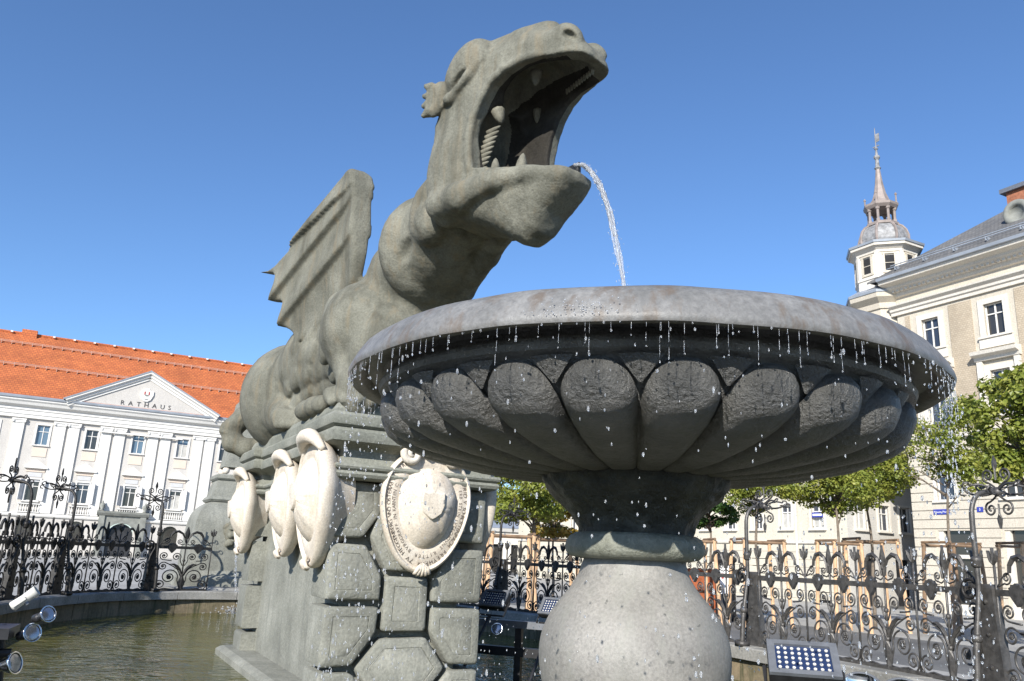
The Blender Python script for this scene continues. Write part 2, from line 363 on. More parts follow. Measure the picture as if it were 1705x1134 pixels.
def rotxyz(rx=0, ry=0, rz=0):
    return np.array(Matrix.Rotation(rz, 3, 'Z') @ Matrix.Rotation(ry, 3, 'Y') @ Matrix.Rotation(rx, 3, 'X'))
def sm(prof, n=5): return [(p.x, p.y) for p in catmull([(a, b, 0) for a, b in prof], n)]
# ================================================================== ground
g = MB().add([(-900, -900, 0), (900, -900, 0), (900, 900, 0), (-900, 900, 0)], [(0, 1, 2, 3)])
tag(g.obj('plaza_ground', 'paving'), 'stone paving of the square, darkened to cut bounced light', 'ground', kind='structure')
pv_ = MB().add([tuple(W(5.9, -60, .004)), tuple(W(11, -60, .004)), tuple(W(11, 120, .004)), tuple(W(5.9, 120, .004))], [(0, 1, 2, 3)]); tag(pv_.obj('pavement', 'pavement'), 'light grey pavement beside the fountain', 'pavement', kind='structure')
pv_ = MB().add([tuple(W(17, -60, .004)), tuple(W(33, -60, .004)), tuple(W(33, 120, .004)), tuple(W(17, 120, .004))], [(0, 1, 2, 3)]); tag(pv_.obj('pavement', 'pavement'), 'light grey pavement before the houses', 'pavement', kind='structure')
pv_ = MB().add([tuple(W(-60, 13.2, .004)), tuple(W(5.9, 13.2, .004)), tuple(W(5.9, 78.8, .004)), tuple(W(-60, 78.8, .004))], [(0, 1, 2, 3)]); tag(pv_.obj('pavement', 'pavement'), 'light grey paving towards the town hall', 'pavement', kind='structure')
rd = MB().add([tuple(W(11, -60, .004)), tuple(W(17, -60, .004)), tuple(W(17, 120, .004)), tuple(W(11, 120, .004))], [(0, 1, 2, 3)])
tag(rd.obj('road', 'asphalt'), 'dark asphalt lane across the square', 'road', kind='structure')
# ================================================================== fountain basin (superellipse)
UC, SC, SA, SB, SN = .45, 2.3, 5.0, 9.7, 2.3
def curve_pt(t, off=0.0):
    c, s = math.cos(t), math.sin(t)
    f = lambda a, b: (UC+a*math.copysign(abs(c)**(2/SN), c), SC+b*math.copysign(abs(s)**(2/SN), s))
    return f(SA+off, SB+off)
_ts = np.linspace(-math.pi/2, 1.5*math.pi, 6001); _P = np.array([curve_pt(t) for t in _ts]); _arc = np.r_[0, np.cumsum(np.hypot(*np.diff(_P, axis=0).T))]
def t_of_arc(a): return float(np.interp(a % _arc[-1], _arc, _ts))
def arc_pt(a, off=0.0): return curve_pt(t_of_arc(a), off)
basin = thing('fountain_basin', 'oval stone fountain basin with mossy inner wall and pale coping', 'basin', OF, TH)
WATER_Z = .15; COP = .60; NSEG = 36; step = _arc[-1]/NSEG
for k in range(NSEG):
    a0 = k*step+.006; a1 = (k+1)*step-.006; n = 5
    aa = [a0+(a1-a0)*i/n for i in range(n+1)]; dz = random.uniform(-.006, .006)
    def strip(o0, o1, z0, z1, ch):
        rr = []
        for a in aa:
            i0 = arc_pt(a, o0); i1 = arc_pt(a, o1)
            j0 = arc_pt(a, o0+ch); j1 = arc_pt(a, o1-ch)
            rr.append([(i0[0], i0[1], z0), (i1[0], i1[1], z0), (i1[0], i1[1], z1-ch), (j1[0], j1[1], z1), (j0[0], j0[1], z1), (i0[0], i0[1], z1-ch)])
        return MB().rings(rr)
    strip(-.30, .26, COP-.16, COP+dz, .018).obj('coping_stone', 'coping_stone', basin)
    strip(-.22+random.uniform(-.01, .01), .2, -.05, COP-.165, .01).obj('wall_stone', 'basin_wall_stone', basin)
fl = MB(); ring = [(*curve_pt(t, -.21), WATER_Z) for t in np.linspace(0, 2*math.pi, 160, endpoint=False)]
wv = [tuple(W(*p)) for p in ring]
wat = mesh('basin_water', wv, [tuple(range(len(wv)))], 'water'); o = obj('basin_water', wat); tag(o, 'rippled green water of the fountain basin', 'water', kind='structure')
# ================================================================== pedestal
ped = thing('stone_pedestal', 'rusticated grey stone pedestal carrying the dragon', 'pedestal', OF, TH)
S0 = .28; SBK = 4.62
c = MB(); c.box(-.62, .62, .45, 4.42, 0, 2.30); c.obj('core', 'pedestal_stone', ped)
def rect_sweep(u0, u1, s0, s1, prof):
    return MB().rings([[(u0-o, s0-o, z), (u1+o, s0-o, z), (u1+o, s1+o, z), (u0-o, s1+o, z)] for o, z in prof])
rect_sweep(-.9, .9, .18, 4.72, [(0, 0), (.1, 0), (.1, .22), (.06, .25), (.02, .27), (0, .27)]).obj('base_course', 'pedestal_stone', ped)
def block(poly, y0, y1, ch=.026, panel=True, wob=.008):
    """rounded rusticated block; poly in (x,z) seen from -y, face at y0, back at y1"""
    poly = [(x+random.uniform(-wob, wob), z+random.uniform(-wob, wob)) for x, z in poly]
    cx = sum(p[0] for p in poly)/len(poly); cz = sum(p[1] for p in poly)/len(poly)
    n = len(poly)
    area = sum(poly[i-1][0]*poly[i][1]-poly[i][0]*poly[i-1][1] for i in range(n)); sg = 1 if area > 0 else -1
    def offset(d):
        out = []
        for i in range(n):
            a, b, c_ = Vector(poly[i-1]), Vector(poly[i]), Vector(poly[(i+1) % n])
            t0 = (b-a).normalized(); t1 = (c_-b).normalized(); n0 = Vector((-t0.y, t0.x))*sg; n1 = Vector((-t1.y, t1.x))*sg
            den = 1+n0.dot(n1); out.append(b+(n0+n1)*(d/den))
        return out
    def ringpts(d, rd_):
        P_ = offset(d); out = []
        for i in range(n):
            a, b, c_ = P_[i-1], P_[i], P_[(i+1) % n]
            e = min(rd_, (a-b).length*.4, (c_-b).length*.4); p0 = b+(a-b).normalized()*e; p1 = b+(c_-b).normalized()*e
            out += [p0, (p0+p1)*.25+b*.5, p1]
        return out
    ins = [(0, y1, .03), (0, y0+ch, .03), (ch*.3, y0+ch*.35, .028), (ch, y0, .02)]
    if panel: ins += [(ch+.06, y0-.002, .010), (ch+.064, y0+.006, .008), (ch+.070, y0+.001, .008)]
    rr = [[(p.x, y, p.y) for p in ringpts(d, rd_)] for d, y, rd_ in ins]
    mb = MB().rings(rr, True, True); me = mb.me('block', 'pedestal_stone'); fix_normals(me)
    # uneven faces
    for v in me.vertices: v.co += Vector((random.uniform(-1, 1), random.uniform(-1, 1), random.uniform(-1, 1)))*.003
    smooth_by_angle(me, 40); return me
LCOL = [[(-.82, 2.27), (-.34, 2.27), (-.33, 1.97), (-.5, 1.735), (-.82, 1.735)],
        [(-.82, 1.67), (-.47, 1.67), (-.27, 1.38), (-.27, 1.15), (-.82, 1.15)],
        [(-.82, 1.09), (-.28, 1.09), (-.28, .86), (-.5, .555), (-.82, .555)],
        [(-.82, .495), (-.5, .495), (-.27, .22), (-.27, .01), (-.82, .01)]]
CEN = [[(-.27, 2.27), (.27, 2.27), (.42, 1.76), (.24, 1.43), (-.24, 1.43), (-.42, 1.76)],
       [(-.225, 1.375), (.225, 1.375), (.225, .865), (-.225, .865)],
       [(-.23, .805), (.23, .805), (.46, .53), (.23, .255), (-.23, .255), (-.46, .53)]]
mir = lambda P: [(-x, z) for x, z in P][::-1]
rot180 = (0, 0, math.pi)
for P in LCOL:
    for Q in (P, mir(P)):
        obj('block', block(Q, S0, .80), ped)
        obj('block', block(Q, S0, .80), ped, loc=(0, 4.9, 0), rot=rot180)
for P in CEN:
    obj('block', block(P, S0, .5), ped); obj('block', block(P, S0, .5), ped, loc=(0, 4.9, 0), rot=rot180)
prof = [(-.30, 2.28), (.00, 2.28), (.035, 2.30), (.05, 2.33), (.035, 2.355), (.02, 2.36), (.05, 2.38), (.06, 2.40), (.05, 2.425), (-.02, 2.43), (-.04, 2.50), (-.03, 2.55), (.02, 2.585), (.09, 2.60),
        (.135, 2.62), (.15, 2.66), (.15, 2.715), (.125, 2.745), (.11, 2.75), (.13, 2.76), (.155, 2.775), (.165, 2.80), (.165, 2.865), (.14, 2.895), (-.3, 2.90)]
for nm, rc in (('cornice', (-.74, .74, .34, 4.56)), ('cornice_end', (-.835, .835, .165, .95)), ('cornice_end', (-.835, .835, 3.95, 4.735))):
    dz = .0 if nm == 'cornice' else .012
    me = rect_sweep(*rc, [(o, z+(dz if z > 2.5 else 0)) for o, z in prof]).me(nm, 'cornice_stone'); fix_normals(me); smooth_by_angle(me, 25); obj(nm, me, ped)
me = rect_sweep(-.86, .86, .30, 4.6, [(-.3, 2.89), (.02, 2.89), (.03, 2.98), (.0, 3.045), (-.3, 3.05)]).me('plinth_slab', 'cornice_stone'); fix_normals(me); obj('plinth_slab', me, ped)
# ================================================================== dragon
dragon = thing('dragon_statue', 'grey-green stone dragon with open jaws spouting water over the bowl', 'statue', W(0, 0, 2.9), TH)
V = Vol((-1.62, -1.75, 2.8), (1.5, 5.45, 6.25), .021)
V.ell((0, 3.35, 3.72), (.86, 1.2, .72), .2)
V.ell((0, 2.1, 3.85), (.80, 1.3, .68), .2)
V.ell((0, .95, 3.95), (.86, .9, .78), .25)
for sg in (-1, 1):
    V.ell((sg*.58, 3.72, 3.62), (.70, .92, .76), .22); V.ell((sg*.42, 2.65, 3.93), (.58, .95, .62), .18)                  # haunch
    V.ell((sg*.62, .62, 3.90), (.43, .52, .52), .03)                   # shoulder
    V.ell((sg*.42, .22, 3.62), (.42, .36, .52), .07)                   # breast
    V.chain([(sg*.62, .62, 3.6), (sg*.66, .36, 3.25), (sg*.66, .34, 3.1)], [.30, .22, .2], .06)
    V.chain([(sg*.78, 3.1, 3.3), (sg*.86, 2.6, 3.14)], [.3, .15], .08)
    for i, (du, ds) in enumerate(((.0, .02), (.12, .12), (.2, .3), (-.14, .02))):   # front toes
        V.chain([(sg*(.62+du), .42+ds, 3.16), (sg*(.68+du), .24+ds, 3.14), (sg*(.71+du), .14+ds, 3.06)], [.10, .085, .05], .03)
    for i in range(4):                                                  # hind toes
        V.chain([(sg*(.74+.06*i), 2.75-.05*i, 3.2), (sg*(.78+.065*i), 2.45+.03*i, 3.16), (sg*(.80+.065*i), 2.3+.06*i, 3.06)], [.11, .1, .06], .025)
    V.ell((sg*.86, 1.55, 3.12), (.15, .26, .12), .03); V.ell((sg*.88, 1.22, 3.12), (.12, .16, .12), .03); V.ell((sg*.88, .96, 3.11), (.1, .13, .1), .03)
# neck: overlapping folds
V.chain([(0, 1.0, 4.22), (-.10, .38, 4.48), (-.13, -.3, 4.71), (-.10, -.80, 4.88)], [.64, .54, .46, .42], .12, kj=.1)
nrot = rotxyz(R(19))
V.ell((-.13, -.12, 4.68), (.60, .38, .60), .014, rotxyz(R(15)))
V.ell((-.12, -.66, 4.84), (.50, .27, .53), .02, nrot)
V.ell((-.44, -.72, 4.72), (.17, .30, .24), .03, nrot)                   # pad below the jaw
V.chain([(.12, .5, 4.0), (.16, -.2, 4.30), (.16, -.8, 4.50), (.14, -1.3, 4.62)], [.22, .14, .12, .10], .05)  # throat ridge
V.ell((-.56, -.40, 4.50), (.07, .13, .06), .06, rotxyz(R(-40)), 'sub')
# spine crest
V.chain([(0, .8, 4.86), (0, 2, 4.58), (0, 3.4, 4.44), (0, 4.5, 3.9)], [.10, .10, .10, .08], .06)
# tail: out over the far corner, curling back under itself
V.chain([(-.35, 4.35, 3.4), (-.72, 4.78, 3.52), (-1.0, 4.95, 3.46), (-1.17, 4.92, 3.26), (-1.13, 4.86, 3.06), (-.95, 4.80, 2.99), (-.62, 4.72, 3.06), (-.2, 4.7, 3.12)], [.34, .2, .16, .15, .145, .14, .13, .10], .06, kj=.04)
for i, p in enumerate(((-1.06, 4.94, 3.42), (-1.16, 4.93, 3.29), (-1.17, 4.91, 3.17), (-1.11, 4.86, 3.05))): V.ell(p, (.175, .175, .05), .015, rotxyz(0, R(-40+i*28)))
# feathery scales on the flank, laid on the surface in rows
for r0 in range(5):
    for k in range(8):
        s_ = .80+k*.26+.13*(r0 % 2)+random.uniform(-.03, .03); z_ = 3.40+r0*.17+random.uniform(-.02, .02)-.012*k
        j = int(np.searchsorted(V.ax[1], s_)); l = int(np.searchsorted(V.ax[2], z_)); ins = np.nonzero(V.D[:, j, l] < 0)[0]
        if len(ins) == 0: continue
        V.ell((V.ax[0][ins[0]]+.088, s_, z_), (.10, .27, .17), .008, rotxyz(R(-38)))
def chisel(Vo, amp, f):
    x = Vo.ax[0][:, None, None]; y = Vo.ax[1][None, :, None]; z = Vo.ax[2][None, None, :]
    nrm = lambda a_, b_, c_, p: np.sin(f*(a_*x+p))*np.sin(f*(b_*y+1.3*p))*np.sin(f*(c_*z+.7*p))
    w_ = (np.sin(f*.31*(x+y))+np.sin(f*.37*(y-z))).astype(np.float32)*.6
    Vo.D += (amp*(np.sin(f*(x+.45*y)+w_)*np.sin(f*(y*.9-.4*z)+1.7*w_)*np.sin(f*(z+.35*x)+w_))).astype(np.float32)
chisel(V, .004, 19.0); chisel(V, .003, 41.0)
# wings
tip, v2, v3 = (3.05, 5.13), (2.85, 4.70), (2.63, 4.33)
def arc3(a, b, bul, n=6):
    out = []
    for i in range(1, n):
        t = i/n; x = a[0]+(b[0]-a[0])*t; z = a[1]+(b[1]-a[1])*t; w_ = bul*math.sin(math.pi*t)
        dx, dz = b[0]-a[0], b[1]-a[1]; l = math.hypot(dx, dz); out.append((x+dz/l*w_, z-dx/l*w_))
    return out
WING = [(1.25, 4.25), (1.02, 4.6), (.93, 4.9), (.90, 5.2), (.88, 5.5), (.87, 5.70), (.91, 5.85), (1.0, 5.93), (1.12, 5.94), (1.30, 5.86), (1.6, 5.69), (2.0, 5.47), (2.4, 5.28), (2.75, 5.17), tip]+arc3(tip, v2, .23)+[v2]+arc3(v2, v3, .20)+[v3]+arc3(v3, (2.22, 3.98), .07)+[(2.22, 3.98), (1.75, 4.2)]
def wing_fn(sg):
    def fn(x, y, z):
        d2 = poly_sdf(y, z, WING)
        u0 = -.62-.29*(y-.9)-.12*(z-5.0)+.05*np.clip(z-5.3, 0, 1)
        fr = np.clip(1-(y-.87)/.38, 0, 1); th = .042+.055*fr*fr*(3-2*fr)
        for (ax_, az_), (bx_, bz_) in (((.8, 5.62), v2), ((.8, 5.18), v3), ((.9, 5.70), tip)):
            ex, ez = bx_-ax_, bz_-az_; l_ = math.hypot(ex, ez); dd = ((y-ax_)*ez-(z-az_)*ex)/l_          # signed distance, below the rib positive
            th = th+.075*np.where(dd > 0, np.exp(-(dd/.018)**2), np.exp(-(dd/.22)**2))*(1-fr*.8)
        th = th+.025*np.exp(-(d2/.07)**2)*np.clip((z-4.9)/.3, 0, 1)
        return smax(d2, np.abs(sg*x-u0)-th, .055)
    return fn
for sg in (1, -1): V.op(wing_fn(sg), (-1.55 if sg > 0 else .3, .6, 3.9), (-.3 if sg > 0 else 1.55, 3.15, 6.05), .05)
for du in (0, -.06, -.12, -.18): V.chain([(-.84+du, 1.30, 4.63), (-.88+du, 1.75, 4.33), (-.91+du, 2.15, 4.04)], [.018, .030, .022], .012, 'sub', .02)      # slit under the wing
pos, q = V.surface(); pos[:, 2] -= 2.9
obj('body', np_mesh('dragon_body', pos, q, 'dragon_stone'), dragon)
del V
# ---- head in its own frame: a forward, q to its left, b up
HB = R(20); H0 = Vector((-.04, -1.4, 4.97-2.9)); HL = Vector((math.sin(HB), -math.cos(HB), 0)); HP = Vector((math.cos(HB), math.sin(HB), 0))
def hd(a, q_, b): return H0+HL*a+HP*q_+Vector((0, 0, b))
H = Vol((-.95, -.72, -.95), (1.3, .66, 1.62), .0135)
OUT = [(-.62, .30), (-.60, .62), (-.46, .92), (-.28, 1.14), (-.02, 1.27), (.25, 1.30), (.5, 1.31), (.66, 1.27), (.85, 1.16), (1.01, 1.03), (1.10, .90), (1.14, .76), (1.08, .66), (.95, .2), (.96, -.12), (.95, -.27), (.86, -.36),
       (.68, -.50), (.58, -.66), (.44, -.74), (.30, -.68), (.12, -.55), (-.10, -.47), (-.34, -.42), (-.50, -.25), (-.60, .0)]
MOUTH = [(.03, -.02), (.00, .12), (-.005, .30), (.03, .48), (.10, .64), (.20, .77), (.34, .845), (.52, .875), (.70, .865), (.88, .825), (1.02, .74), (1.2, .58), (1.5, .3), (1.4, -.3), (1.0, -.165), (.8, -.175), (.5, -.135), (.25, -.07)]
def w_head(a, b):
    wt = np.interp(a, [-.6, -.3, 0, .3, .6, .85, 1.0, 1.15], [.38, .43, .42, .39, .36, .315, .265, .21])
    wl = np.interp(a, [-.6, -.3, 0, .3, .6, .85, .97], [.36, .42, .41, .37, .32, .24, .15])
    mixb = np.clip((b-.0)/.5, 0, 1); w_ = wl*(1-mixb)+wt*mixb
    keel = np.clip((-b-.26)/.48, 0, 1); w_ = w_*(1-keel)+.15*keel
    top = np.clip((b-1.05)/.4, 0, 1); return w_-.13*top
def head_fn(x, y, z):
    d2 = poly_sdf(x[:, :, 0], z[0, 0, :][None, :], OUT)[:, None, :]; w_ = w_head(x[:, 0, :], z[0, :, :])[:, None, :]
    return smax(d2, np.abs(y)-w_, .16)
H.op(head_fn, (-.7, -.5, -.8), (1.2, .5, 1.4), .05)
for sg in (-1, 1):
    H.ell((-.30, sg*.26, .10), (.30, .22, .50), .06)                                    # cheek
    H.ell((-.13, sg*.36, 1.06), (.31, .165, .215), .02, rotxyz(0, R(-42), 0)); H.ell((-.40, sg*.27, .02), (.22, .17, .46), .08)           # eye bulge
    H.chain([(-.44, sg*.42, .74), (-.27, sg*.45, .76), (-.06, sg*.44, .92), (.12, sg*.38, 1.10)], [.035, .05, .05, .04], .03)   # lower lid
    H.ell((-.24, sg*.49, .835), (.24, .05, .032), .02, rotxyz(0, R(-33), 0), 'sub')
    H.ell((.10, sg*.18, 1.26), (.20, .13, .09), .08); H.ell((.36, sg*.15, 1.28), (.18, .12, .085), .08); H.ell((.60, sg*.13, 1.25), (.17, .12, .085), .08)
    H.ell((.90, sg*.18, 1.05), (.16, .12, .12), .04, rotxyz(0, R(35), 0))                 # nostril wing
    H.ell((1.0, sg*.285, .985), (.08, .085, .045), .02, rotxyz(0, R(40), 0), 'sub')         # nostril
    H.ell((-.45, sg*.45, .82), (.10, .065, .19), .03, rotxyz(0, R(12), R(-sg*20)))              # ear: a cupped fan of lobes
    for i in range(4): H.chain([(-.47, sg*.46, .82), (-.52, sg*.475, .70+.085*i), (-.585+.012*abs(i-1.5), sg*.50, .665+.105*i)], [.05, .05, .026], .016, kj=.02)
    H.ell((-.47, sg*.525, .83), (.05, .04, .13), .025, None, 'sub')
    # heavy jaw band
    H.chain([(-.40, sg*.34, -.25), (-.12, sg*.385, -.27), (.28, sg*.355, -.205), (.60, sg*.28, -.20), (.86, sg*.13, -.215)], [.15, .13, .10, .085, .08], .035)
# mouth
def mouth_fn(x, y, z):
    d2 = poly_sdf(x[:, :, 0], z[0, 0, :][None, :], MOUTH)[:, None, :]
    far = poly_sdf(x[:, :, 0]-.36, z[0, 0, :][None, :]+.04, MOUTH)[:, None, :]
    return np.minimum(smax(d2, y-.24, .05), far)
H.op(mouth_fn, (-.05, -.72, -.3), (1.3, .66, 1.0), .022, 'sub')
H.ell((.50, 0, .80), (.50, .235, .27), .04, None, 'sub'); H.ell((.02, -.02, .38), (.30, .27, .36), .04, None, 'sub'); H.ell((.48, 0, -.12), (.44, .21, .10), .03, None, 'sub')
H.ell((.42, 0, -.16), (.40, .13, .07), .03)                                                  # tongue
for sg in (-1, 1):                                                                            # rolled lips
    LIP = [(p[0]-.012, p[1]) for p in MOUTH[0:9]]
    pts = [(a-.025*(b < .6)+0, sg*(float(w_head(np.array(a), np.array(b)))-.015), b+.022*(b > .6)) for a, b in LIP]
    if sg < 0: H.chain(pts, [.036]*len(pts), .022, kj=.02)
chisel(H, .0025, 19.0); chisel(H, .0022, 43.0)
pos, q = H.surface()
Wp = np.array(H0)[None]+pos[:, :1]*np.array(HL)[None]+pos[:, 1:2]*np.array(HP)[None]+pos[:, 2:3]*np.array((0, 0, 1.))[None]
hme = np_mesh('dragon_head', Wp, q, 'dragon_stone'); hme.materials.append(MATS['mouth_shade'])
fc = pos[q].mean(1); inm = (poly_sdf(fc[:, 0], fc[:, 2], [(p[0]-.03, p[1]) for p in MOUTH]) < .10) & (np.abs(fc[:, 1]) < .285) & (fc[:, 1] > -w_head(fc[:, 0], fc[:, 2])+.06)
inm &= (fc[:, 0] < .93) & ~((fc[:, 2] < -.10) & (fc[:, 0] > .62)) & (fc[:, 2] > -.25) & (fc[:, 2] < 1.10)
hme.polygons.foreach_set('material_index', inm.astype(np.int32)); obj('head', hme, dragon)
del H
def tooth(a, q_, b, l, r_, lean=(0, 0)):
    p0 = hd(a, q_, b); p1 = hd(a+lean[0]*l, q_+lean[1]*l, b+l); pm = p0.lerp(p1, .5)
    me = MB().tube([p0-(p1-p0)*.25, p0, pm, p0.lerp(p1, .85), p1], [r_*1.05, r_, r_*.78, r_*.42, r_*.10], 9).me('tooth', 'tooth_stone', True); obj('tooth', me, dragon)
stone('tooth_stone', ((.10, .095, .072), (.16, .152, .118), (.22, .21, .165)), 6, 40, .5, .8)
tooth(.24, -.315, -.08, .12, .045); tooth(.50, -.27, -.15, .17, .058, (.1, .05))
tooth(.24, .30, -.08, .13, .042); tooth(.52, .25, -.15, .18, .05)
tooth(.50, -.12, .88, -.11, .052, (.1, -.1)); tooth(.13, -.20, .58, -.11, .062, (-.3, -.1)); tooth(.22, .24, .76, -.11, .045)
for i in range(9):                                                                            # comb of back teeth
    tooth(-.06+.012*i, -.245+.006*i, .02+.05*i, .001+.035, .028, (3.0, .6))
for i in range(11):                                                                           # row behind the upper lip
    t = i/10; tooth(.58+.42*t, .235-.17*t, .86-.05*t, -.045, .016)
sp = MB().tube([hd(.66, 0, -.16), hd(.80, 0, -.15), hd(.90, .0, -.142), hd(.93, 0, -.145)], [.045, .05, .055, .06], 12, flat=.35).me('spout', 'lamp_black', True); obj('spout', sp, dragon)
# ================================================================== bowl
bowl = thing('fountain_bowl', 'dark fluted stone bowl with dripping grey rim on bulbous stem', 'bowl', W(0, -3.45, 0), TH)
rim = MB().lathe([(1.40, 2.70), (1.55, 2.73), (1.575, 2.80), (1.60, 2.828), (1.64, 2.826), (1.69, 2.805), (1.735, 2.765), (1.772, 2.71), (1.798, 2.655), (1.803, 2.632), (1.795, 2.615), (1.75, 2.615), (1.72, 2.63), (1.69, 2.665), (1.60, 2.67)], 160, cap=False)
me = rim.me('rim', 'rim_stone'); fix_normals(me)
for v in me.vertices:
    a_ = math.atan2(v.co.y, v.co.x); v.co.z += .002*math.sin(a_*7+1)+.002*math.sin(a_*17); r_ = 1+.0015*math.sin(a_*11)+.001*math.sin(a_*29); v.co.x *= r_; v.co.y *= r_
smooth_by_angle(me, 40); obj('rim', me, bowl)
me = MB().lathe([(1.62, 2.68), (1.56, 2.655), (1.575, 2.635), (1.585, 2.615), (1.61, 2.60), (1.618, 2.578), (1.605, 2.55), (1.57, 2.535), (1.545, 2.53), (1.515, 2.50), (1.46, 2.40), (1.31, 2.31), (1.10, 2.225), (.85, 2.165), (.55, 2.13), (.4, 2.13)], 128, cap=False).me('bowl_shell', 'wet_bowl_stone'); fix_normals(me); smooth_by_angle(me, 40); obj('bowl_shell', me, bowl)
NG = 24; BP = np.array([(1.53, 2.53), (1.53, 2.46), (1.475, 2.38), (1.32, 2.295), (1.11, 2.225), (.88, 2.165), (.62, 2.13), (.50, 2.12)])
bl = np.r_[0, np.cumsum(np.hypot(*np.diff(BP, axis=0).T))]; bl /= bl[-1]
def gadroon():
    nv, nw = 26, 13; vs = []; half = math.pi/NG
    for i in range(nv):
        v_ = (i/(nv-1))**1.25; r0 = np.interp(v_, bl, BP[:, 0]); z0 = np.interp(v_, bl, BP[:, 1]); r1 = np.interp(min(1, v_+.03), bl, BP[:, 0]); z1 = np.interp(min(1, v_+.03), bl, BP[:, 1]); rb = np.interp(max(0, v_-.03), bl, BP[:, 0]); zb = np.interp(max(0, v_-.03), bl, BP[:, 1])
        tx, tz = r1-rb, z1-zb; l = math.hypot(tx, tz); nx, nz = -tz/l, tx/l
        if nz > 0: nx, nz = -nx, -nz
        top = math.sqrt(max(0, 1-max(0, (.20-v_)/.20)**2)); wd = half*.965*max(.02, top); hgt = (.115*(r0/1.5)**1.1)*max(0.03, top)*(1-.35*v_-.40*v_*v_)
        for j in range(nw):
            x = -1+2*j/(nw-1); h_ = hgt*(math.sqrt(max(0, 1-abs(x)**2.3))); a_ = wd*x
            rr_ = r0+nx*h_; zz = z0+nz*h_-.0; vs.append((rr_*math.cos(a_), rr_*math.sin(a_), zz))
    fs = [(i*nw+j, i*nw+j+1, (i+1)*nw+j+1, (i+1)*nw+j) for i in range(nv-1) for j in range(nw-1)]
    me = mesh('gadroon', vs, fs, 'wet_bowl_stone', True); fix_normals(me); return me
gme = gadroon()
da = []
for y_, sc in ((0, 1.0), (.5, .75), (1, 0.06)):
    for x in (-1, -.5, 0, .5, 1):
        a_ = math.pi/NG*.52*x*(1-.94*y_); r_ = 1.58-.06*y_+.02*(1-abs(x))*(1-y_*.5); da.append((r_*math.cos(a_), r_*math.sin(a_), 2.525-.12*y_))
dme = mesh('dart', da, [(k*5+j, k*5+j+1, k*5+5+j+1, k*5+5+j) for k in range(2) for j in range(4)], 'wet_bowl_stone', True); fix_normals(dme)
front = math.atan2(-7.567+3.45, -3.046)
for k in range(NG):
    a_ = front+math.pi/NG*1.12+2*math.pi*k/NG
    obj('gadroon', gme, bowl, rot=(0, 0, a_)); obj('dart', dme, bowl, rot=(0, 0, a_+math.pi/NG))
def lathe_part(name, prof, mat, n=72, amp=0, rough=0):
    me = MB().lathe(prof, n).me(name, mat); fix_normals(me)
    if amp:
        for v in me.vertices:
            a_ = math.atan2(v.co.y, v.co.x); f_ = 1+amp*(math.sin(a_*5+v.co.z*9)+math.sin(a_*9-v.co.z*14+1)); v.co.x *= f_; v.co.y *= f_
    if rough:
        from mathutils import noise as mnoise
        for v in me.vertices:
            f_ = 1+rough*(mnoise.noise(v.co*9)+mnoise.noise(v.co*21)*.7)/.4; v.co.x *= f_; v.co.y *= f_
    smooth_by_angle(me, 50); return obj(name, me, bowl)
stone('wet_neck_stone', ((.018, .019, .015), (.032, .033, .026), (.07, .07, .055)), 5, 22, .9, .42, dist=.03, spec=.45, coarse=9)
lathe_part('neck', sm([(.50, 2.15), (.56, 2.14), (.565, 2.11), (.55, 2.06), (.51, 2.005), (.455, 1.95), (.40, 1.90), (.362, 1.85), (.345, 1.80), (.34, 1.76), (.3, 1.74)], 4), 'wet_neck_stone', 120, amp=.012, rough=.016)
lathe_part('collar', [(.28, 1.79), (.36, 1.785), (.395, 1.765), (.415, 1.735), (.42, 1.70), (.41, 1.67), (.385, 1.645), (.33, 1.635), (.28, 1.63)], 'collar_stone', 96, amp=.008, rough=.008)
lathe_part('bulb', sm([(.30, 1.64), (.315, 1.60), (.335, 1.54), (.385, 1.46), (.455, 1.375), (.51, 1.29), (.548, 1.19), (.56, 1.08), (.545, .96), (.50, .83), (.43, .72), (.36, .63)]), 'bulb_stone', 96, amp=.003)
lathe_part('foot', [(.33, .66), (.37, .63), (.39, .58), (.36, .53), (.42, .50), (.56, .44), (.60, .36), (.60, .02)], 'bulb_stone', amp=.003)
wsurf = mesh('water_disc', [(1.57*math.cos(2*math.pi*i/96), 1.57*math.sin(2*math.pi*i/96), 2.785) for i in range(96)], [tuple(range(96))], 'water'); obj('bowl_water', wsurf, bowl)
# ================================================================== cartouches
_glyph = {}
def glyph(ch):
    if ch not in _glyph:
        cu = bpy.data.curves.new('g', 'FONT'); cu.body = ch; cu.size = 1.0; cu.extrude = .02; cu.resolution_u = 2; cu.align_x = 'CENTER'
        ob = bpy.data.objects.new('g', cu); COL.objects.link(ob); dg = bpy.context.evaluated_depsgraph_get(); me = bpy.data.meshes.new_from_object(ob.evaluated_get(dg))
        vs = [tuple(v.co) for v in me.vertices]; fs = [tuple(p.vertices) for p in me.polygons]
        bpy.data.objects.remove(ob); bpy.data.curves.remove(cu); bpy.data.meshes.remove(me); w_ = (max(v[0] for v in vs)-min(v[0] for v in vs)) if vs else .3
        _glyph[ch] = (vs, fs, w_)
    return _glyph[ch]
def text_mesh(body, size, mat, name, spacing=1.0):
    """flat lettering in the x-z plane, facing -y, centred"""
    mb = MB(); ws = [(glyph(c_)[2] if c_ != ' ' else .3)*size+.13*size*spacing for c_ in body]; x = -sum(ws)/2
    for c_, w_ in zip(body, ws):
        if c_ != ' ':
            vs, fs, _ = glyph(c_); mb.add([(x+w_/2+v[0]*size, -v[2]*size*.6, v[1]*size) for v in vs], fs)
        x += w_
    me = mb.me(name, mat); fix_normals(me); return me
def egg(th):
    c, s = math.cos(th), math.sin(th); k = 1+.10*s; rx, rz = .47*k, (.55 if s > 0 else .66)
    return 1/math.sqrt((c/rx)**2+(s/rz)**2)
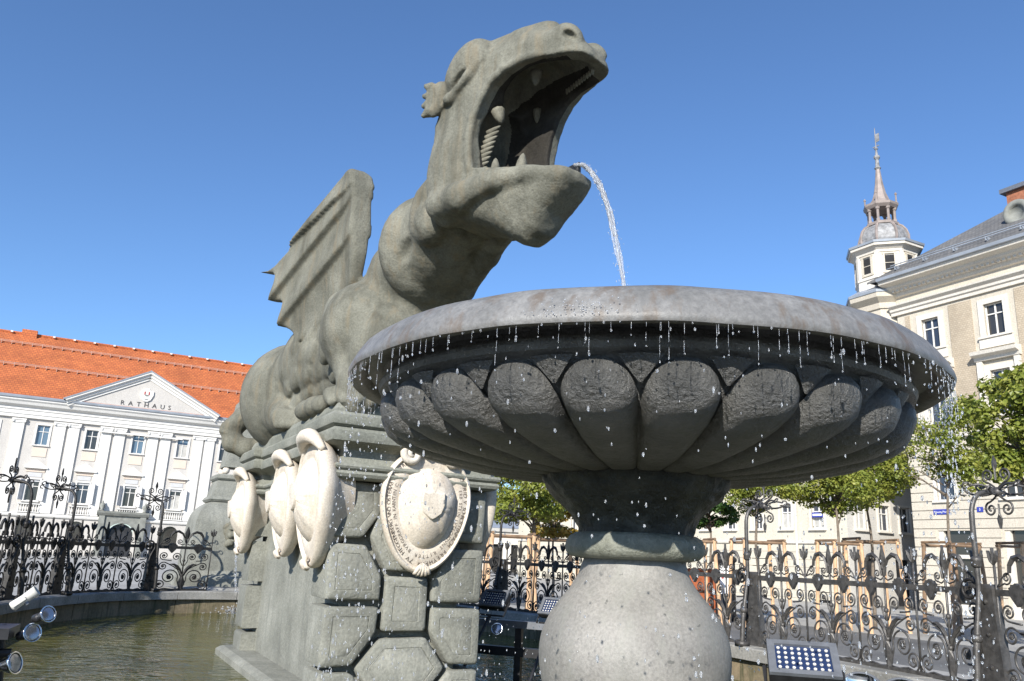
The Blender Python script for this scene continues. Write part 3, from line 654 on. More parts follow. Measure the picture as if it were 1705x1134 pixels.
CP = [(0, .175), (.18, .168), (.34, .146), (.48, .112), (.58, .072), (.615, .050), (.635, .034), (.655, .036), (.70, .047), (.78, .050), (.885, .046), (.905, .044), (.92, .062), (.945, .074), (.97, .070), (.99, .052), (1.0, .025), (.985, -.02), (.93, -.07), (.82, -.12), (.70, -.20), (.62, -.32)]
def cart_mesh():
    n = 128; vs = []; fs = []
    for i, (rho, y) in enumerate(CP):
        for k in range(n):
            th = 2*math.pi*k/n; r_ = egg(th)*rho; x, z = r_*math.cos(th), r_*math.sin(th); h = y
            if rho < .6 and y > 0:                               # quartered arms on the boss
                if x < -.02 and z > .0: h -= .014
                if x > .02 and z < -.02 and abs(x-.12+z*.25) < .05: h += .014
                if x > .13 and z > -.02 and z < .10: h += .010
                h += .004*math.sin(x*60+z*40)*(x > .02)*(z > .05)
            h -= .16*(x*x+z*z)
            vs.append((x, -h, z))
    for i in range(len(CP)-1):
        for k in range(n): fs.append((i*n+k, i*n+(k+1) % n, (i+1)*n+(k+1) % n, (i+1)*n+k))
    fs.append(tuple((len(CP)-1)*n+k for k in range(n)))
    me = mesh('shield', vs, fs, 'cream_stone'); fix_normals(me); smooth_by_angle(me, 50); return me
cart_me = cart_mesh()
def volute_me(sg):
    pts = []
    for i in range(34):
        t = i/33; a = R(95)+t*R(520); r_ = .085*(1-t)**.8+.010; pts.append((sg*(-.215+r_*math.cos(a)), -.045-.02*t, .475+r_*math.sin(a)))
    lead = [(sg*-.02, -.05, .53), (sg*-.12, -.05, .575)]
    P = [p for p in catmull(lead+pts, 2)]; me = MB().tube(P, [.044-.016*i/len(P) for i in range(len(P))], 8).me('volute', 'cream_stone', True); return me
vol = {1: volute_me(1), -1: volute_me(-1)}
def shell_me():
    mb = MB()
    for i in range(7):
        a = R(-66+22*i); L_ = .135; p1 = (math.sin(a)*L_, -.06, .47+math.cos(a)*L_*.95)
        mb.tube([(0, -.03, .45), (p1[0]*.5, -.075, .45+(p1[2]-.45)*.5), p1, (p1[0]*1.08, -.03, p1[2]+.01)], [.02, .034, .038, .02], 8)
    return mb.me('shell', 'cream_stone', True)
shell = shell_me()
def leaf_me():
    mb = MB()
    for i in range(5):
        a = R(-50+25*i); mb.tube([(0, -.02, -.56), (math.sin(a)*.06, -.055, -.60), (math.sin(a)*.09, -.045, -.62-.035*math.cos(a)), (math.sin(a)*.10, -.01, -.62-.055*math.cos(a))], [.015, .024, .02, .01], 8)
    return mb.me('leaf_tuft', 'cream_stone', True)
leaf_t = leaf_me()
def heart_me():
    sh = [(-.115, .12), (-.06, .105), (0, .125), (.06, .105), (.115, .12), (.12, .0), (.09, -.08), (.03, -.125), (0, -.14), (-.03, -.125), (-.09, -.08), (-.12, .0)]
    rr = [[(x*s_, y, z*s_) for x, z in sh] for s_, y in ((1, -.10), (1.0, -.178), (.93, -.188), (.5, -.190))]; me = MB().rings(rr).me('heart_shield', 'cream_stone'); fix_normals(me); smooth_by_angle(me, 40); return me
heart = heart_me()
def arc_text(body, rho, size, start, cover):
    mb = MB(); n = len(body)
    # even spacing by angle, clockwise from `start`
    for i, ch in enumerate(body):
        th = start-cover*i/(n-1)
        if ch == ' ': continue
        r_ = egg(th)*rho; x, z = r_*math.cos(th), r_*math.sin(th); th2 = th-.02; x2, z2 = egg(th2)*rho*math.cos(th2), egg(th2)*rho*math.sin(th2)
        tx, tz = x2-x, z2-z; l = math.hypot(tx, tz); tx, tz = tx/l, tz/l; ux, uz = -tz, tx
        h = .049-.16*(x*x+z*z); vs, fs, _ = glyph(ch)
        mb.add([(x+tx*v[0]*size+ux*(v[1]-.35)*size, -(h+(v[2]+.02)*size*.9), z+tz*v[0]*size+uz*(v[1]-.35)*size) for v in vs], fs)
    me = mb.me('inscription', 'inscription'); return me
ins_a = arc_text('GOTFRID V SCHROTTENPACH FREYHERR ZV HEGGENBERG VND OSTERWITZ HERR', .85, .058, R(42), R(278))
ins_b = arc_text('ERB STEIN LVTSCHOVNS RITTER BVRGGRAFF IN KARNTEN C', .745, .048, R(24), R(230))
roll = MB().tube(catmull([(-.36, .0, .40), (-.24, -.045, .50), (-.10, -.065, .545), (.10, -.065, .545), (.24, -.045, .50), (.36, .0, .40)], 4), [.03+.045*math.sin(math.pi*i/20) for i in range(21)], 10).me('scroll', 'cream_stone', True)
def cartouche(label, u, s, z, rz, tilt=0, sc=1.0, flip=1, inscr=False):
    t = thing('coat_of_arms_cartouche', label, 'cartouche', W(u, s, z), TH+rz, 'cream cartouches on the pedestal'); t.rotation_euler = (tilt, 0, TH+rz); t.scale = (sc*flip, sc, sc)
    obj('shield', cart_me, t)
    if inscr: obj('volute', vol[1], t); obj('volute', vol[-1], t); obj('shell', shell, t)
    else: obj('scroll', roll, t)
    obj('leaf_tuft', leaf_t, t); obj('heart_shield', heart, t)
    if inscr:
        for me_ in (ins_a, ins_b): obj('inscription', me_, t)['kind'] = 'stuff'
    return t
cartouche('cream oval coat of arms with dark inscription on the pedestal front', .09, .16, 2.09, 0, R(3), 1.03, 1, True)
cartouche('cream oval coat of arms on the side pier next to the inscribed one', -.98, .56, 2.12, R(-90), R(4), 1.06)
cartouche('cream oval coat of arms at the middle of the pedestal side wall', -.86, 2.35, 2.14, R(-90), R(4), .98)
cartouche('cream oval coat of arms on the far pier below the dragon tail', -.98, 4.30, 2.10, R(-90), R(4), .92)
cartouche('cream coat of arms seen edge-on on the pedestal side facing the trees', .93, .80, 2.10, R(90), R(4), 1.0)
# ================================================================== far plinth with spouting mask
pl = thing('statue_plinth', 'grey-green stone plinth with water-spouting mask and obelisk foot', 'plinth', W(.45, 13.9, 0), TH)
def sqring(prof, n=7):
    rr = []
    for h, z in prof:
        r_ = []
        for (ax, ay), (bx, by) in (((-1, -1), (1, -1)), ((1, -1), (1, 1)), ((1, 1), (-1, 1)), ((-1, 1), (-1, -1))):
            for k in range(n): r_.append(((ax+(bx-ax)*k/n)*h, (ay+(by-ay)*k/n)*h, z))
        rr.append(r_)
    return rr
def sq_part(name, prof, mat, parent, ang=30):
    me = MB().rings(sqring(prof)).me(name, mat); fix_normals(me); smooth_by_angle(me, ang); return obj(name, me, parent)
sq_part('step', [(1.55, 0), (1.55, .60), (1.5, .64), (1.3, .66)], 'coping_stone', pl)
sq_part('base', [(1.22, .60), (1.22, .84), (1.17, .88), (1.06, .91), (1.0, 1.0), (.9, 1.02)], 'pedestal_stone', pl)
sq_part('bell', sm([(.97, 1.0), (.955, 1.3), (.93, 1.65), (.905, 1.95), (.88, 2.15), (.82, 2.34), (.72, 2.47), (.62, 2.55), (.55, 2.60)], 3), 'pedestal_stone', pl, 40)
sq_part('neck', [(.52, 2.58), (.60, 2.60), (.64, 2.65), (.60, 2.72), (.56, 2.74), (.52, 2.95), (.47, 3.12)], 'pedestal_stone', pl)
sq_part('cap', [(.45, 3.10), (.50, 3.13), (.53, 3.17), (.53, 3.24), (.49, 3.27), (.3, 3.28)], 'pedestal_stone', pl)
bm_ = MB()
for i in range(9):
    a = math.pi*i/8
ballm = MB().lathe([(.001, -.09)]+[(.09*math.sin(math.pi*i/8), -.09*math.cos(math.pi*i/8)) for i in range(1, 8)]+[(.001, .09)], 14).me('ball', 'cream_stone', True)
for sx in (-1, 1):
    for sy in (-1, 1): obj('ball', ballm, pl, loc=(sx*.30, sy*.30, 3.37))
sq_part('obelisk', [(.37, 3.46), (.36, 3.50), (.20, 5.1), (.0, 5.35)], 'pedestal_stone', pl)
Mv = Vol((-.30, -.36, -.36), (.30, .25, .36), .012)
Mv.ell((0, .05, .02), (.21, .22, .28), .03); Mv.ell((0, -.16, .0), (.035, .09, .09), .03); Mv.ell((0, -.13, .10), (.16, .06, .04), .02)
for sg in (-1, 1):
    Mv.ell((sg*.085, -.16, .045), (.05, .04, .03), .015, None, 'sub'); Mv.ell((sg*.10, -.12, -.05), (.07, .06, .07), .03); Mv.ell((sg*.2, .03, .05), (.05, .06, .09), .03)
    for k in range(5): Mv.ell((sg*(.02+.05*k), -.05+.02*k, .25-.02*k*k*.35), (.05, .06, .06), .02)
    for k in range(3): Mv.ell((sg*(.05+.05*k), -.10+.03*k, -.20-.02*k), (.05, .06, .08), .02)
Mv.ell((0, -.16, -.12), (.06, .07, .035), .02, None, 'sub'); Mv.ell((0, -.14, -.17), (.08, .06, .03), .02)
mp_, mq_ = Mv.surface(); obj('mask', np_mesh('mask', mp_, mq_, 'dragon_stone'), pl, loc=(-.02, -.97, 1.86))
obj('spout', MB().tube([(-.02, -.95, 1.75), (-.02, -1.22, 1.70)], .03, 10).me('spout', 'iron_grey', True), pl)
# ================================================================== falling water
def drop_cloud(pts, name, label, loc=(0, 0, 0), rz=0):
    """pts: (x,y,z,r,stretch)"""
    base = []; nl, nm = 4, 6
    base.append((0, 0, -1))
    for i in range(1, nl):
        a = -math.pi/2+math.pi*i/nl
        for k in range(nm): base.append((math.cos(a)*math.cos(2*math.pi*k/nm), math.cos(a)*math.sin(2*math.pi*k/nm), math.sin(a)))
    base.append((0, 0, 1)); fs = []
    for k in range(nm): fs.append((0, 1+(k+1) % nm, 1+k, 1+k))
    for i in range(nl-2):
        for k in range(nm): fs.append((1+i*nm+k, 1+i*nm+(k+1) % nm, 1+(i+1)*nm+(k+1) % nm, 1+(i+1)*nm+k))
    top = 1+(nl-1)*nm
    for k in range(nm): fs.append((1+(nl-2)*nm+k, 1+(nl-2)*nm+(k+1) % nm, top, top))
    B = np.array(base); P = np.array(pts); V_ = P[:, None, :3]+B[None]*np.stack([P[:, 3], P[:, 3], P[:, 3]*P[:, 4]], 1)[:, None]
    nb = len(B); F_ = [tuple(dict.fromkeys(i+n*nb for i in f)) for n in range(len(P)) for f in fs]
    me = mesh(name, V_.reshape(-1, 3), F_, 'falling_water', True); o = obj(name, me, None, loc, (0, 0, rz)); tag(o, label, 'water', kind='stuff'); return o
pts = []
NS = 250
for k in range(NS):                                               # threads and beads that hang from the rim
    a = 2*math.pi*(k+random.uniform(-.9, .9))/NS; r_ = random.uniform(1.785, 1.80); zz = 2.612; x, y = r_*math.cos(a), r_*math.sin(a)
    for j in range(random.choice((0, 1, 1, 2, 3))):
        ln_ = random.uniform(.010, .032); w0 = random.uniform(.0010, .0020); pts.append((x+random.uniform(-.002, .002), y+random.uniform(-.002, .002), zz-ln_, w0, ln_/w0)); zz -= ln_*2+random.uniform(-.004, .02)
    pts.append((x, y, zz-.004, random.uniform(.0028, .0058), random.uniform(1.0, 1.6)))
for k in range(3000):                                             # free drops on their way down
    a = random.uniform(0, 2*math.pi); r_ = random.gauss(1.79, .035); z = 2.6-2.4*random.random()**.8
    pts.append((r_*math.cos(a), r_*math.sin(a), z, random.choice((.0022, .0028, .0034, .0042, .0062)), random.uniform(1.1, 2.8)))
for k in range(150):                                              # the ragged curtain where the rim spills most
    a = front+R(86)+random.gauss(0, .09); r_ = random.gauss(1.80, .012); z = 2.6-random.random()**1.5*.6
    pts.append((r_*math.cos(a), r_*math.sin(a), z, random.uniform(.002, .0048), random.uniform(1.2, 4.5)))
for k in range(70):                                               # beads clinging to the rim
    a = front-R(8)+random.gauss(0, .06); pts.append((1.812*math.cos(a), 1.812*math.sin(a), random.uniform(2.64, 2.72), random.uniform(.0015, .004), 1.0))
drop_cloud(pts, 'water_drops', 'water drops falling from the rim of the bowl', W(0, -3.45, 0), TH)
# jet from the jaws
P0j = hd(.90, 0, -.12)+Vector((0, 0, 2.9)); vx, vz = .98, .24; jp = []
for i in range(40):
    t = .70*i/39; jp.append(P0j+HL*(vx*t)+Vector((0, 0, vz*t-4.9*t*t)))
mb = MB(); rng2 = random.Random(3)
core = jp[:38]
for strand in range(9):                                           # a rope of clear strands that thins as it falls
    ph = rng2.uniform(0, 6.28); off = rng2.uniform(.008, .045); tw = rng2.uniform(.15, .4); n0 = 0 if strand < 4 else rng2.randrange(0, 12); n1 = len(core) if strand < 4 else n0+rng2.randrange(12, 26)
    pp_ = []
    for i, p in enumerate(core):
        if not n0 <= i < n1: continue
        k = (.9+.25*math.sin(i*.5+ph))*(1-.35*i/len(core))
        pp_.append(p+HP*(off*k*math.cos(ph+i*tw))+HL*(off*.6*k*math.sin(ph+i*tw))+Vector((0, 0, rng2.uniform(-.004, .004))))
    cpj = catmull(pp_, 3); mb.tube(cpj, [.0125*(1-.5*(n0+i/3)/len(core))*(1+.45*math.sin(i*.9+ph*3)*math.sin(i*.37+ph)) for i in range(len(cpj))], 7)
me = mb.me('water_jet', 'jet_water', True); o = obj('water_jet', me, None, OF, (0, 0, TH)); tag(o, 'jet of water arching from the dragon jaws into the bowl', 'water', kind='stuff')
jd = []
for k in range(380):
    i = rng2.random()**.6*38; p = jp[int(i)]; sp_ = .012+.028*i/39
    jd.append((p.x+rng2.gauss(0, sp_*.7), p.y+rng2.gauss(0, sp_*.7), p.z+rng2.gauss(0, sp_), rng2.uniform(.0016, .0042), rng2.uniform(1, 2.6)))
drop_cloud(jd, 'jet_spray', 'spray of drops around the jet from the dragon jaws', OF, TH)
# thin fall below the mask, with its splash
sd = []
for k in range(150):
    t = .02+.56*rng2.random(); sd.append((.43+rng2.gauss(0, .012), 12.66-.55*t+rng2.gauss(0, .012), 1.69-4.9*t*t, rng2.uniform(.008, .016), rng2.uniform(1.3, 3)))
for k in range(160):
    a = rng2.uniform(0, 6.28); r_ = abs(rng2.gauss(0, .28)); sd.append((.43+r_*math.cos(a), 12.34-.0+r_*math.sin(a)*.6-.12, .16+max(0, rng2.gauss(.05, .06))*(1-r_), rng2.uniform(.008, .02), 1))
sd = [p for p in sd if p[2] > .12 and p[1] < 12.72]
drop_cloud([(p[0], p[1]-.55 if p[2] < .7 else p[1]-.02-(1.69-p[2])*.45, *p[2:]) for p in sd], 'plinth_spray', 'thin fall and splash below the stone mask', OF, TH)
# ================================================================== buildings
KS = 1.45
def Zb(z): return EYE+KS*(z-EYE)
def wall_holes(mb, x0, x1, z0, z1, holes, depth=.3, M=None):
    xs = sorted({x0, x1, *[h[0] for h in holes], *[h[1] for h in holes]}); zs = sorted({z0, z1, *[h[2] for h in holes], *[h[3] for h in holes]})
    for i in range(len(xs)-1):
        for j in range(len(zs)-1):
            cx, cz = (xs[i]+xs[i+1])/2, (zs[j]+zs[j+1])/2
            if any(h[0] < cx < h[1] and h[2] < cz < h[3] for h in holes): continue
            mb.add([(xs[i], 0, zs[j]), (xs[i+1], 0, zs[j]), (xs[i+1], 0, zs[j+1]), (xs[i], 0, zs[j+1])], [(0, 1, 2, 3)], M)
    for a, b, c_, d in holes:
        mb.add([(a, 0, c_), (b, 0, c_), (b, 0, d), (a, 0, d), (a, depth, c_), (b, depth, c_), (b, depth, d), (a, depth, d)], [(0, 4, 5, 1), (1, 5, 6, 2), (2, 6, 7, 3), (3, 7, 4, 0)], M)
    return mb
def ext_x(mb, prof, x0, x1, M=None):
    n = len(prof); return mb.add([(x0, y, z) for y, z in prof]+[(x1, y, z) for y, z in prof], [tuple(range(n-1, -1, -1)), tuple(range(n, 2*n))]+[(i, (i+1) % n, (i+1) % n+n, i+n) for i in range(n)], M)
def bar(parent, name, mat, x0, x1, y0, y1, z0, z1, M=None): return MB().box(x0, x1, y0, y1, z0, z1, M).obj(name, mat, parent)
_wm = {}; _cc = {}
plain('curtain', (.42, .41, .38), .35, 0, .15, 3)
def curtain_copy(me, mat):
    if (me.name, mat) not in _cc:
        m2 = me.copy(); m2.materials[0] = MATS[mat]; _cc[(me.name, mat)] = m2
    return _cc[(me.name, mat)]
def window(parent, x, z0, w, h, pane='pane_blue', frame='white_trim', surround=None, sw=.14, transom=.68, sill=True, Mz=0.0):
    """casement window: the part is its surround, with frame, panes and sill as sub-parts. Mz turns it about z."""
    key = (round(w, 2), round(h, 2), pane, frame, surround, sw, transom)
    if key not in _wm:
        a = MB(); s0 = surround or frame
        a.box(-w/2-sw, -w/2, -.07, .05, -sw*.3, h+sw); a.box(w/2, w/2+sw, -.07, .05, -sw*.3, h+sw); a.box(-w/2, w/2, -.075, .05, h, h+sw)
        f = MB(); t = .055*max(1, w/1.0)
        f.box(-w/2, -w/2+t, .12, .19, 0, h); f.box(w/2-t, w/2, .12, .19, 0, h); f.box(-w/2+t, w/2-t, .12, .19, 0, t); f.box(-w/2+t, w/2-t, .12, .19, h-t, h)
        f.box(-t*.6, t*.6, .115, .185, t, h-t); f.box(-w/2+t, w/2-t, .10, .18, h*transom-t*.5, h*transom+t*.5)
        p = []
        for (xa, xb) in ((-w/2+t, -t*.6), (t*.6, w/2-t)):
            for (za, zb) in ((t, h*transom-t*.5), (h*transom+t*.5, h-t)): p.append(MB().box(xa, xb, .155, .165, za, zb).me('pane', pane))
        s_ = MB().box(-w/2-sw*1.3, w/2+sw*1.3, -.16, .08, -.10, -.001).me('sill', s0)
        b = MB().box(-w/2, w/2, .27, .29, 0, h).me('blind_back', 'interior_dark')
        _wm[key] = (a.me('window', s0), f.me('frame', frame), p, s_, b)
    a, f, p, s_, b = _wm[key]
    tone = random.random()
    o = obj('window', a, parent, (x if not isinstance(x, tuple) else x[0], 0 if not isinstance(x, tuple) else x[1], z0), (0, 0, Mz))
    obj('frame', f, o); obj('back', b, o)
    for i_, q in enumerate(p):
        lo = i_ % 2 == 0
        if tone < .18 and lo: q = curtain_copy(q, 'curtain')
        elif tone > .8: q = curtain_copy(q, 'pane_dark')
        elif tone > .65: q = curtain_copy(q, 'pane_navy')
        obj('pane', q, o)
    if sill: obj('sill', s_, o)
    return o
# ------------------------------------------------------------------ town hall
th_ = thing('town_hall', 'white pilastered town hall with orange tiled roof and lettered pediment', 'building', (-42.268, 75.4, 0), TH)
Xt = lambda t: KS*t
wc = [-.61+2.80*i for i in range(-5, 6)]
holes = [(Xt(t)-.52, Xt(t)+.52, Zb(7.16), Zb(8.42)) for t in wc]+[(Xt(t)-.52, Xt(t)+.52, Zb(3.68), Zb(5.0)) for t in wc]
ghol = [t for t in wc if not 3.0 < t < 6.6]
holes += [(Xt(t)-.75, Xt(t)+.75, .9, 3.0) for t in ghol]+[(Xt(4.8)-1.1, Xt(4.8)+1.1, 0, 3.0)]
w_ = wall_holes(MB(), Xt(-17), Xt(14.5), 0, Zb(9.3), holes); w_.add([(Xt(14.5), 0, 0), (Xt(14.5), 18, 0), (Xt(14.5), 18, Zb(9.3)), (Xt(14.5), 0, Zb(9.3))], [(0, 1, 2, 3)]); w_.add([(Xt(-17), 0, 0), (Xt(-17), 18, 0), (Xt(-17), 18, Zb(9.3)), (Xt(-17), 0, Zb(9.3))], [(3, 2, 1, 0)])
w_.obj('wall', 'cream_wall', th_)
for t in wc:
    window(th_, Xt(t), Zb(7.16), 1.04, Zb(8.42)-Zb(7.16)); window(th_, Xt(t), Zb(3.68), 1.04, Zb(5.0)-Zb(3.68), 'pane_dark')
    bar(th_, 'apron_panel', 'peach', Xt(t)-.58, Xt(t)+.58, -.05, .0-.002, Zb(6.42), Zb(6.98))
    bar(th_, 'roller_box', 'shutter_grey', Xt(t)-.5, Xt(t)+.5, .05, .10, Zb(4.86), Zb(5.0)-.003)
    bar(th_, 'blind', 'shutter_grey', Xt(t)-.55, Xt(t)+.55, -.04, -.002, Zb(5.05)+.15, Zb(5.42))
    P = [(Xt(t)-.95, Zb(5.68)), (Xt(t)+.95, Zb(5.68)), (Xt(t)+.95, Zb(5.76)), (Xt(t), Zb(6.22)), (Xt(t)-.95, Zb(5.76))]
    MB().prism(P, -.30, -.003).obj('window_pediment', 'white_trim', th_)
    bar(th_, 'architrave', 'peach', Xt(t)-.75, Xt(t)+.75, -.06, -.004, Zb(5.46), Zb(5.66))
    for sg in (-1, 1):
        sh = MB().box(0, .5, -.03, .03, Zb(3.70), Zb(4.98)); sh.obj('shutter', 'shutter_grey', th_, loc=(Xt(t)+sg*(.70), -.02, 0), rot=(0, 0, R(-52) if sg > 0 else R(232)))
    bl = MB(); bl.box(Xt(t)-.9, Xt(t)+.9, -.28, -.05, Zb(3.46), Zb(3.52)); bl.box(Xt(t)-.9, Xt(t)+.9, -.28, -.05, Zb(2.96), Zb(3.02))
    bl.obj('balcony_rail', 'white_trim', th_)
    bp_ = MB()
    for k in range(9): bp_.lathe([(.035, Zb(3.02)), (.05, Zb(3.08)), (.075, Zb(3.16)), (.035, Zb(3.32)), (.05, Zb(3.46))], 6, Matrix.Translation((Xt(t)-.8+.2*k, -.165, 0)))
    bp_.obj('balusters', 'white_trim', th_)
def pil(t, w):
    p = MB(); p.box(Xt(t)-w/2, Xt(t)+w/2, -.16, -.003, Zb(2.95), Zb(8.45)); p.obj('pilaster', 'white_trim', th_)
    c_ = MB(); c_.box(Xt(t)-w/2-.06, Xt(t)+w/2+.06, -.22, -.003, Zb(8.45)+.003, Zb(8.62)); c_.box(Xt(t)-w/2-.12, Xt(t)+w/2+.12, -.28, -.003, Zb(8.62)+.002, Zb(8.72))
    for sg in (-1, 1): c_.lathe([(.02, -.06), (.11, -.05), (.11, .05), (.02, .06)], 10, Matrix.Translation((Xt(t)+sg*(w/2), -.25, Zb(8.55))) @ Matrix.Rotation(R(90), 4, 'X'))
    c_.obj('capital', 'white_trim', th_)
for t in (-2.03, .30, 1.10, 3.0, 3.82, 5.87, 6.66, 8.75, 9.5, -4.6, -5.5, -7.5, 11.9, 12.7): pil(t, .92)
ext_x(MB(), [(-.003, Zb(8.78)), (-.25, Zb(8.78)), (-.25, Zb(8.98)), (-.32, Zb(9.0)), (-.32, Zb(9.22)), (-.40, Zb(9.26)), (-.40, Zb(9.42)), (-.75, Zb(9.56)), (-.85, Zb(9.72)), (-1.0, Zb(9.82)), (-1.0, Zb(9.95)), (.2, Zb(9.98)), (.2, Zb(8.78))], Xt(-17), Xt(14.5)).obj('entablature', 'white_trim', th_)
ext_x(MB(), [(-1.02, Zb(9.93)), (-1.12, Zb(9.95)), (-1.16, Zb(10.06)), (-1.0, Zb(10.12)), (-.6, Zb(10.15)), (.2, Zb(10.05)), (.2, Zb(9.99))], Xt(-17), Xt(14.5)).obj('gutter', 'grey_metal_roof', th_)
ext_x(MB(), [(-.003, Zb(2.72)), (-.14, Zb(2.72)), (-.2, Zb(2.8)), (-.2, Zb(2.92)), (-.003, Zb(2.94))], Xt(-17), Xt(14.5)).obj('string_course', 'white_trim', th_)
bar(th_, 'balcony_beam', 'white_trim', Xt(2.62), Xt(7.7), -.42, -.285, Zb(8.33), Zb(8.43))
RY = 9.0; RZ = 1.62+(Zb(14.13)-1.62)*(86.4+RY)/86.4; RG = (-1.0, Zb(10.12))
def roof_pt(f, lift=0): return (RG[0]+(RY-RG[0])*f-lift*.62, RG[1]+(RZ-RG[1])*f+lift*.78)
rf = MB(); a, b = roof_pt(0), roof_pt(1)
ext_x(rf, [a, b, (RY*2+1, RG[1]), (RY*2+1, RG[1]-.3), (RY, b[1]-.3), (a[0]+.2, a[1]-.12)], Xt(-17.2), Xt(14.7)); ro = rf.obj('roof', 'roof_tiles', th_)
rt = MB().tube([(Xt(-17.2), RY, RZ+.05), (Xt(14.7), RY, RZ+.05)], .16, 8); rt.obj('ridge', 'roof_tiles', ro)
knob = MB().box(-.11, .11, -.14, .02, -.02, .14).me('ridge_vent', 'white_trim')
for k in range(-11, 11): obj('ridge_vent', knob, ro, (Xt(k*1.32), RY-.22, RZ+.02))
for f in (.43, .80):
    y, z = roof_pt(f, .22); s_ = MB().tube([(Xt(-17), y, z), (Xt(14.5), y, z)], .03, 6)
    s_.tube([(Xt(-17), y+.1, z+.14), (Xt(14.5), y+.1, z+.14)], .025, 6); s_.obj('snow_guard', 'guard', ro)
    for k in range(-26, 23): MB().box(Xt(k*.62)-.02, Xt(k*.62)+.02, y-.04, y+.16, z-.26, z+.12).obj('guard_bracket', 'guard', ro)
MB().box(Xt(-3.35), Xt(-2.4), RY-.5, RY+.4, RZ-.4, RZ+.45).obj('chimney', 'roof_tiles', ro)
# pediment
pa, pb_, pc = (Xt(.31), Zb(10.12)), (Xt(9.75), Zb(10.12)), (Xt(5.05), Zb(12.55))
ty = MB().prism([(pa[0]+.3, pa[1]), (pb_[0]-.3, pb_[1]), (pc[0], pc[1]-.25)], -.96, 5.0); pedm = ty.obj('pediment', 'cream_wall', th_)
for (q0, q1) in ((pa, pc), (pc, pb_)):
    d = Vector((q1[0]-q0[0], 0, q1[1]-q0[1])); l = d.length; ang = math.atan2(d.z, d.x); M = Matrix.Translation((q0[0], 0, q0[1])) @ Matrix.Rotation(-ang, 4, 'Y')
    MB().add(*[(lambda m_: (m_.v, m_.f))(ext_x(MB(), [(-1.06, -.62), (-1.06, -.42), (-1.2, -.36), (-1.2, -.20), (-1.4, -.10), (-1.4, .04), (-.8, .05), (-.8, -.62)], 0, l))][0], M).obj('raking_cornice', 'white_trim', pedm)
    MB().add(*[(lambda m_: (m_.v, m_.f))(ext_x(MB(), [(-1.44, .045), (-1.46, .17), (6.2, .17), (6.2, .045)], -.15, l+.05))][0], M).obj('pediment_roof', 'grey_metal_roof', pedm)
lt = text_mesh('RATHAUS', .62, 'letter_dark', 'lettering', 4.2); obj('lettering', lt, pedm, (Xt(5.06), -.99, Zb(10.22)))
cr = [(-.55, 1.0), (-.25, 1.05), (-.15, 1.25), (.15, 1.25), (.3, 1.05), (.6, 1.0), (.62, .62), (.42, .15), (.15, -.05), (-.2, -.05), (-.45, .15), (-.62, .6)]
crest = MB().prism([(Xt(5.0)+x, Zb(10.62)+z) for x, z in cr], -1.09, -.962).obj('crest', 'white_trim', pedm)
for sg in (-1, 1): MB().prism([(Xt(5.0)+sg*.19-.045, Zb(10.62)+.62), (Xt(5.0)+sg*.19+.045, Zb(10.62)+.62), (Xt(5.0)+sg*.19+.045, Zb(10.62)+.92), (Xt(5.0)+sg*.19-.045, Zb(10.62)+.92)], -1.13, -1.093).obj('crest_field', 'red_paint', crest)
MB().prism([(Xt(5.0)-.13, Zb(10.62)+.5), (Xt(5.0)+.13, Zb(10.62)+.5), (Xt(5.0)+.13, Zb(10.62)+.62), (Xt(5.0)-.13, Zb(10.62)+.62)], -1.135, -1.093).obj('crest_band', 'portal_stone', crest)
MB().prism([(Xt(5.0)-.2, Zb(10.62)+.2), (Xt(5.0), Zb(10.62)+.12), (Xt(5.0)+.2, Zb(10.62)+.2), (Xt(5.0), Zb(10.62)+.17)], -1.12, -1.093).obj('crest_line', 'letter_dark', crest)
# ground floor
def arch_poly(x, w, z0, z1, n=10):
    r_ = w/2; return [(x-r_, z0), (x+r_, z0)]+[(x+r_*math.cos(math.pi*i/n), z1-r_+r_*math.sin(math.pi*i/n)) for i in range(n+1)]
for t in ghol:
    MB().prism(arch_poly(Xt(t), 1.5, .9, 3.0), .22, .26).obj('arched_pane', 'pane_dark', th_)
    sp_ = MB(); n = 10
    for i in range(n):
        for sg in ((1, -1) if i < n/2 else ()):
            pass
    # spandrels that make the opening round-headed
    for sg in (-1, 1):
        P = [(Xt(t)+sg*.76, 3.01)]+[(Xt(t)+sg*.75*math.cos(math.pi/2*i/8), 2.25+.75*math.sin(math.pi/2*i/8)) for i in range(9)]
        MB().prism(P if sg < 0 else P[::-1], .003, .25).obj('spandrel', 'cream_wall', th_)
po = MB(); po.box(Xt(3.4), Xt(3.75), -.55, -.003, 0, Zb(3.05)); po.box(Xt(5.85), Xt(6.2), -.55, -.003, 0, Zb(3.05))
po.prism([(Xt(3.75), Zb(3.05)), (Xt(3.75), 1.6)]+[(Xt(4.8)+1.35*math.cos(math.pi-math.pi*i/12), 1.7+1.35*math.sin(math.pi*i/12)) for i in range(13)]+[(Xt(5.85), 1.6), (Xt(5.85), Zb(3.05))], -.40, -.003)
port = po.obj('portal', 'portal_stone', th_)
ext_x(MB(), [(-.003, Zb(3.05)+.003), (-.6, Zb(3.05)+.003), (-.75, Zb(3.2)), (-.8, Zb(3.32)), (-.003, Zb(3.34))], Xt(3.25), Xt(6.35)).obj('portal_cornice', 'portal_stone', port)
for t in (3.5, 6.05): MB().lathe([(.12, 0), (.22, .05), (.1, .15), (.26, .4), (.2, .62), (.08, .72), (.05, .9)], 12, Matrix.Translation((Xt(t), -.45, Zb(3.34)))).obj('urn', 'portal_stone', port, True)
MB().prism(arch_poly(Xt(4.8), 2.2, 0, 3.0), .1, .2).obj('door', 'door_dark', th_)
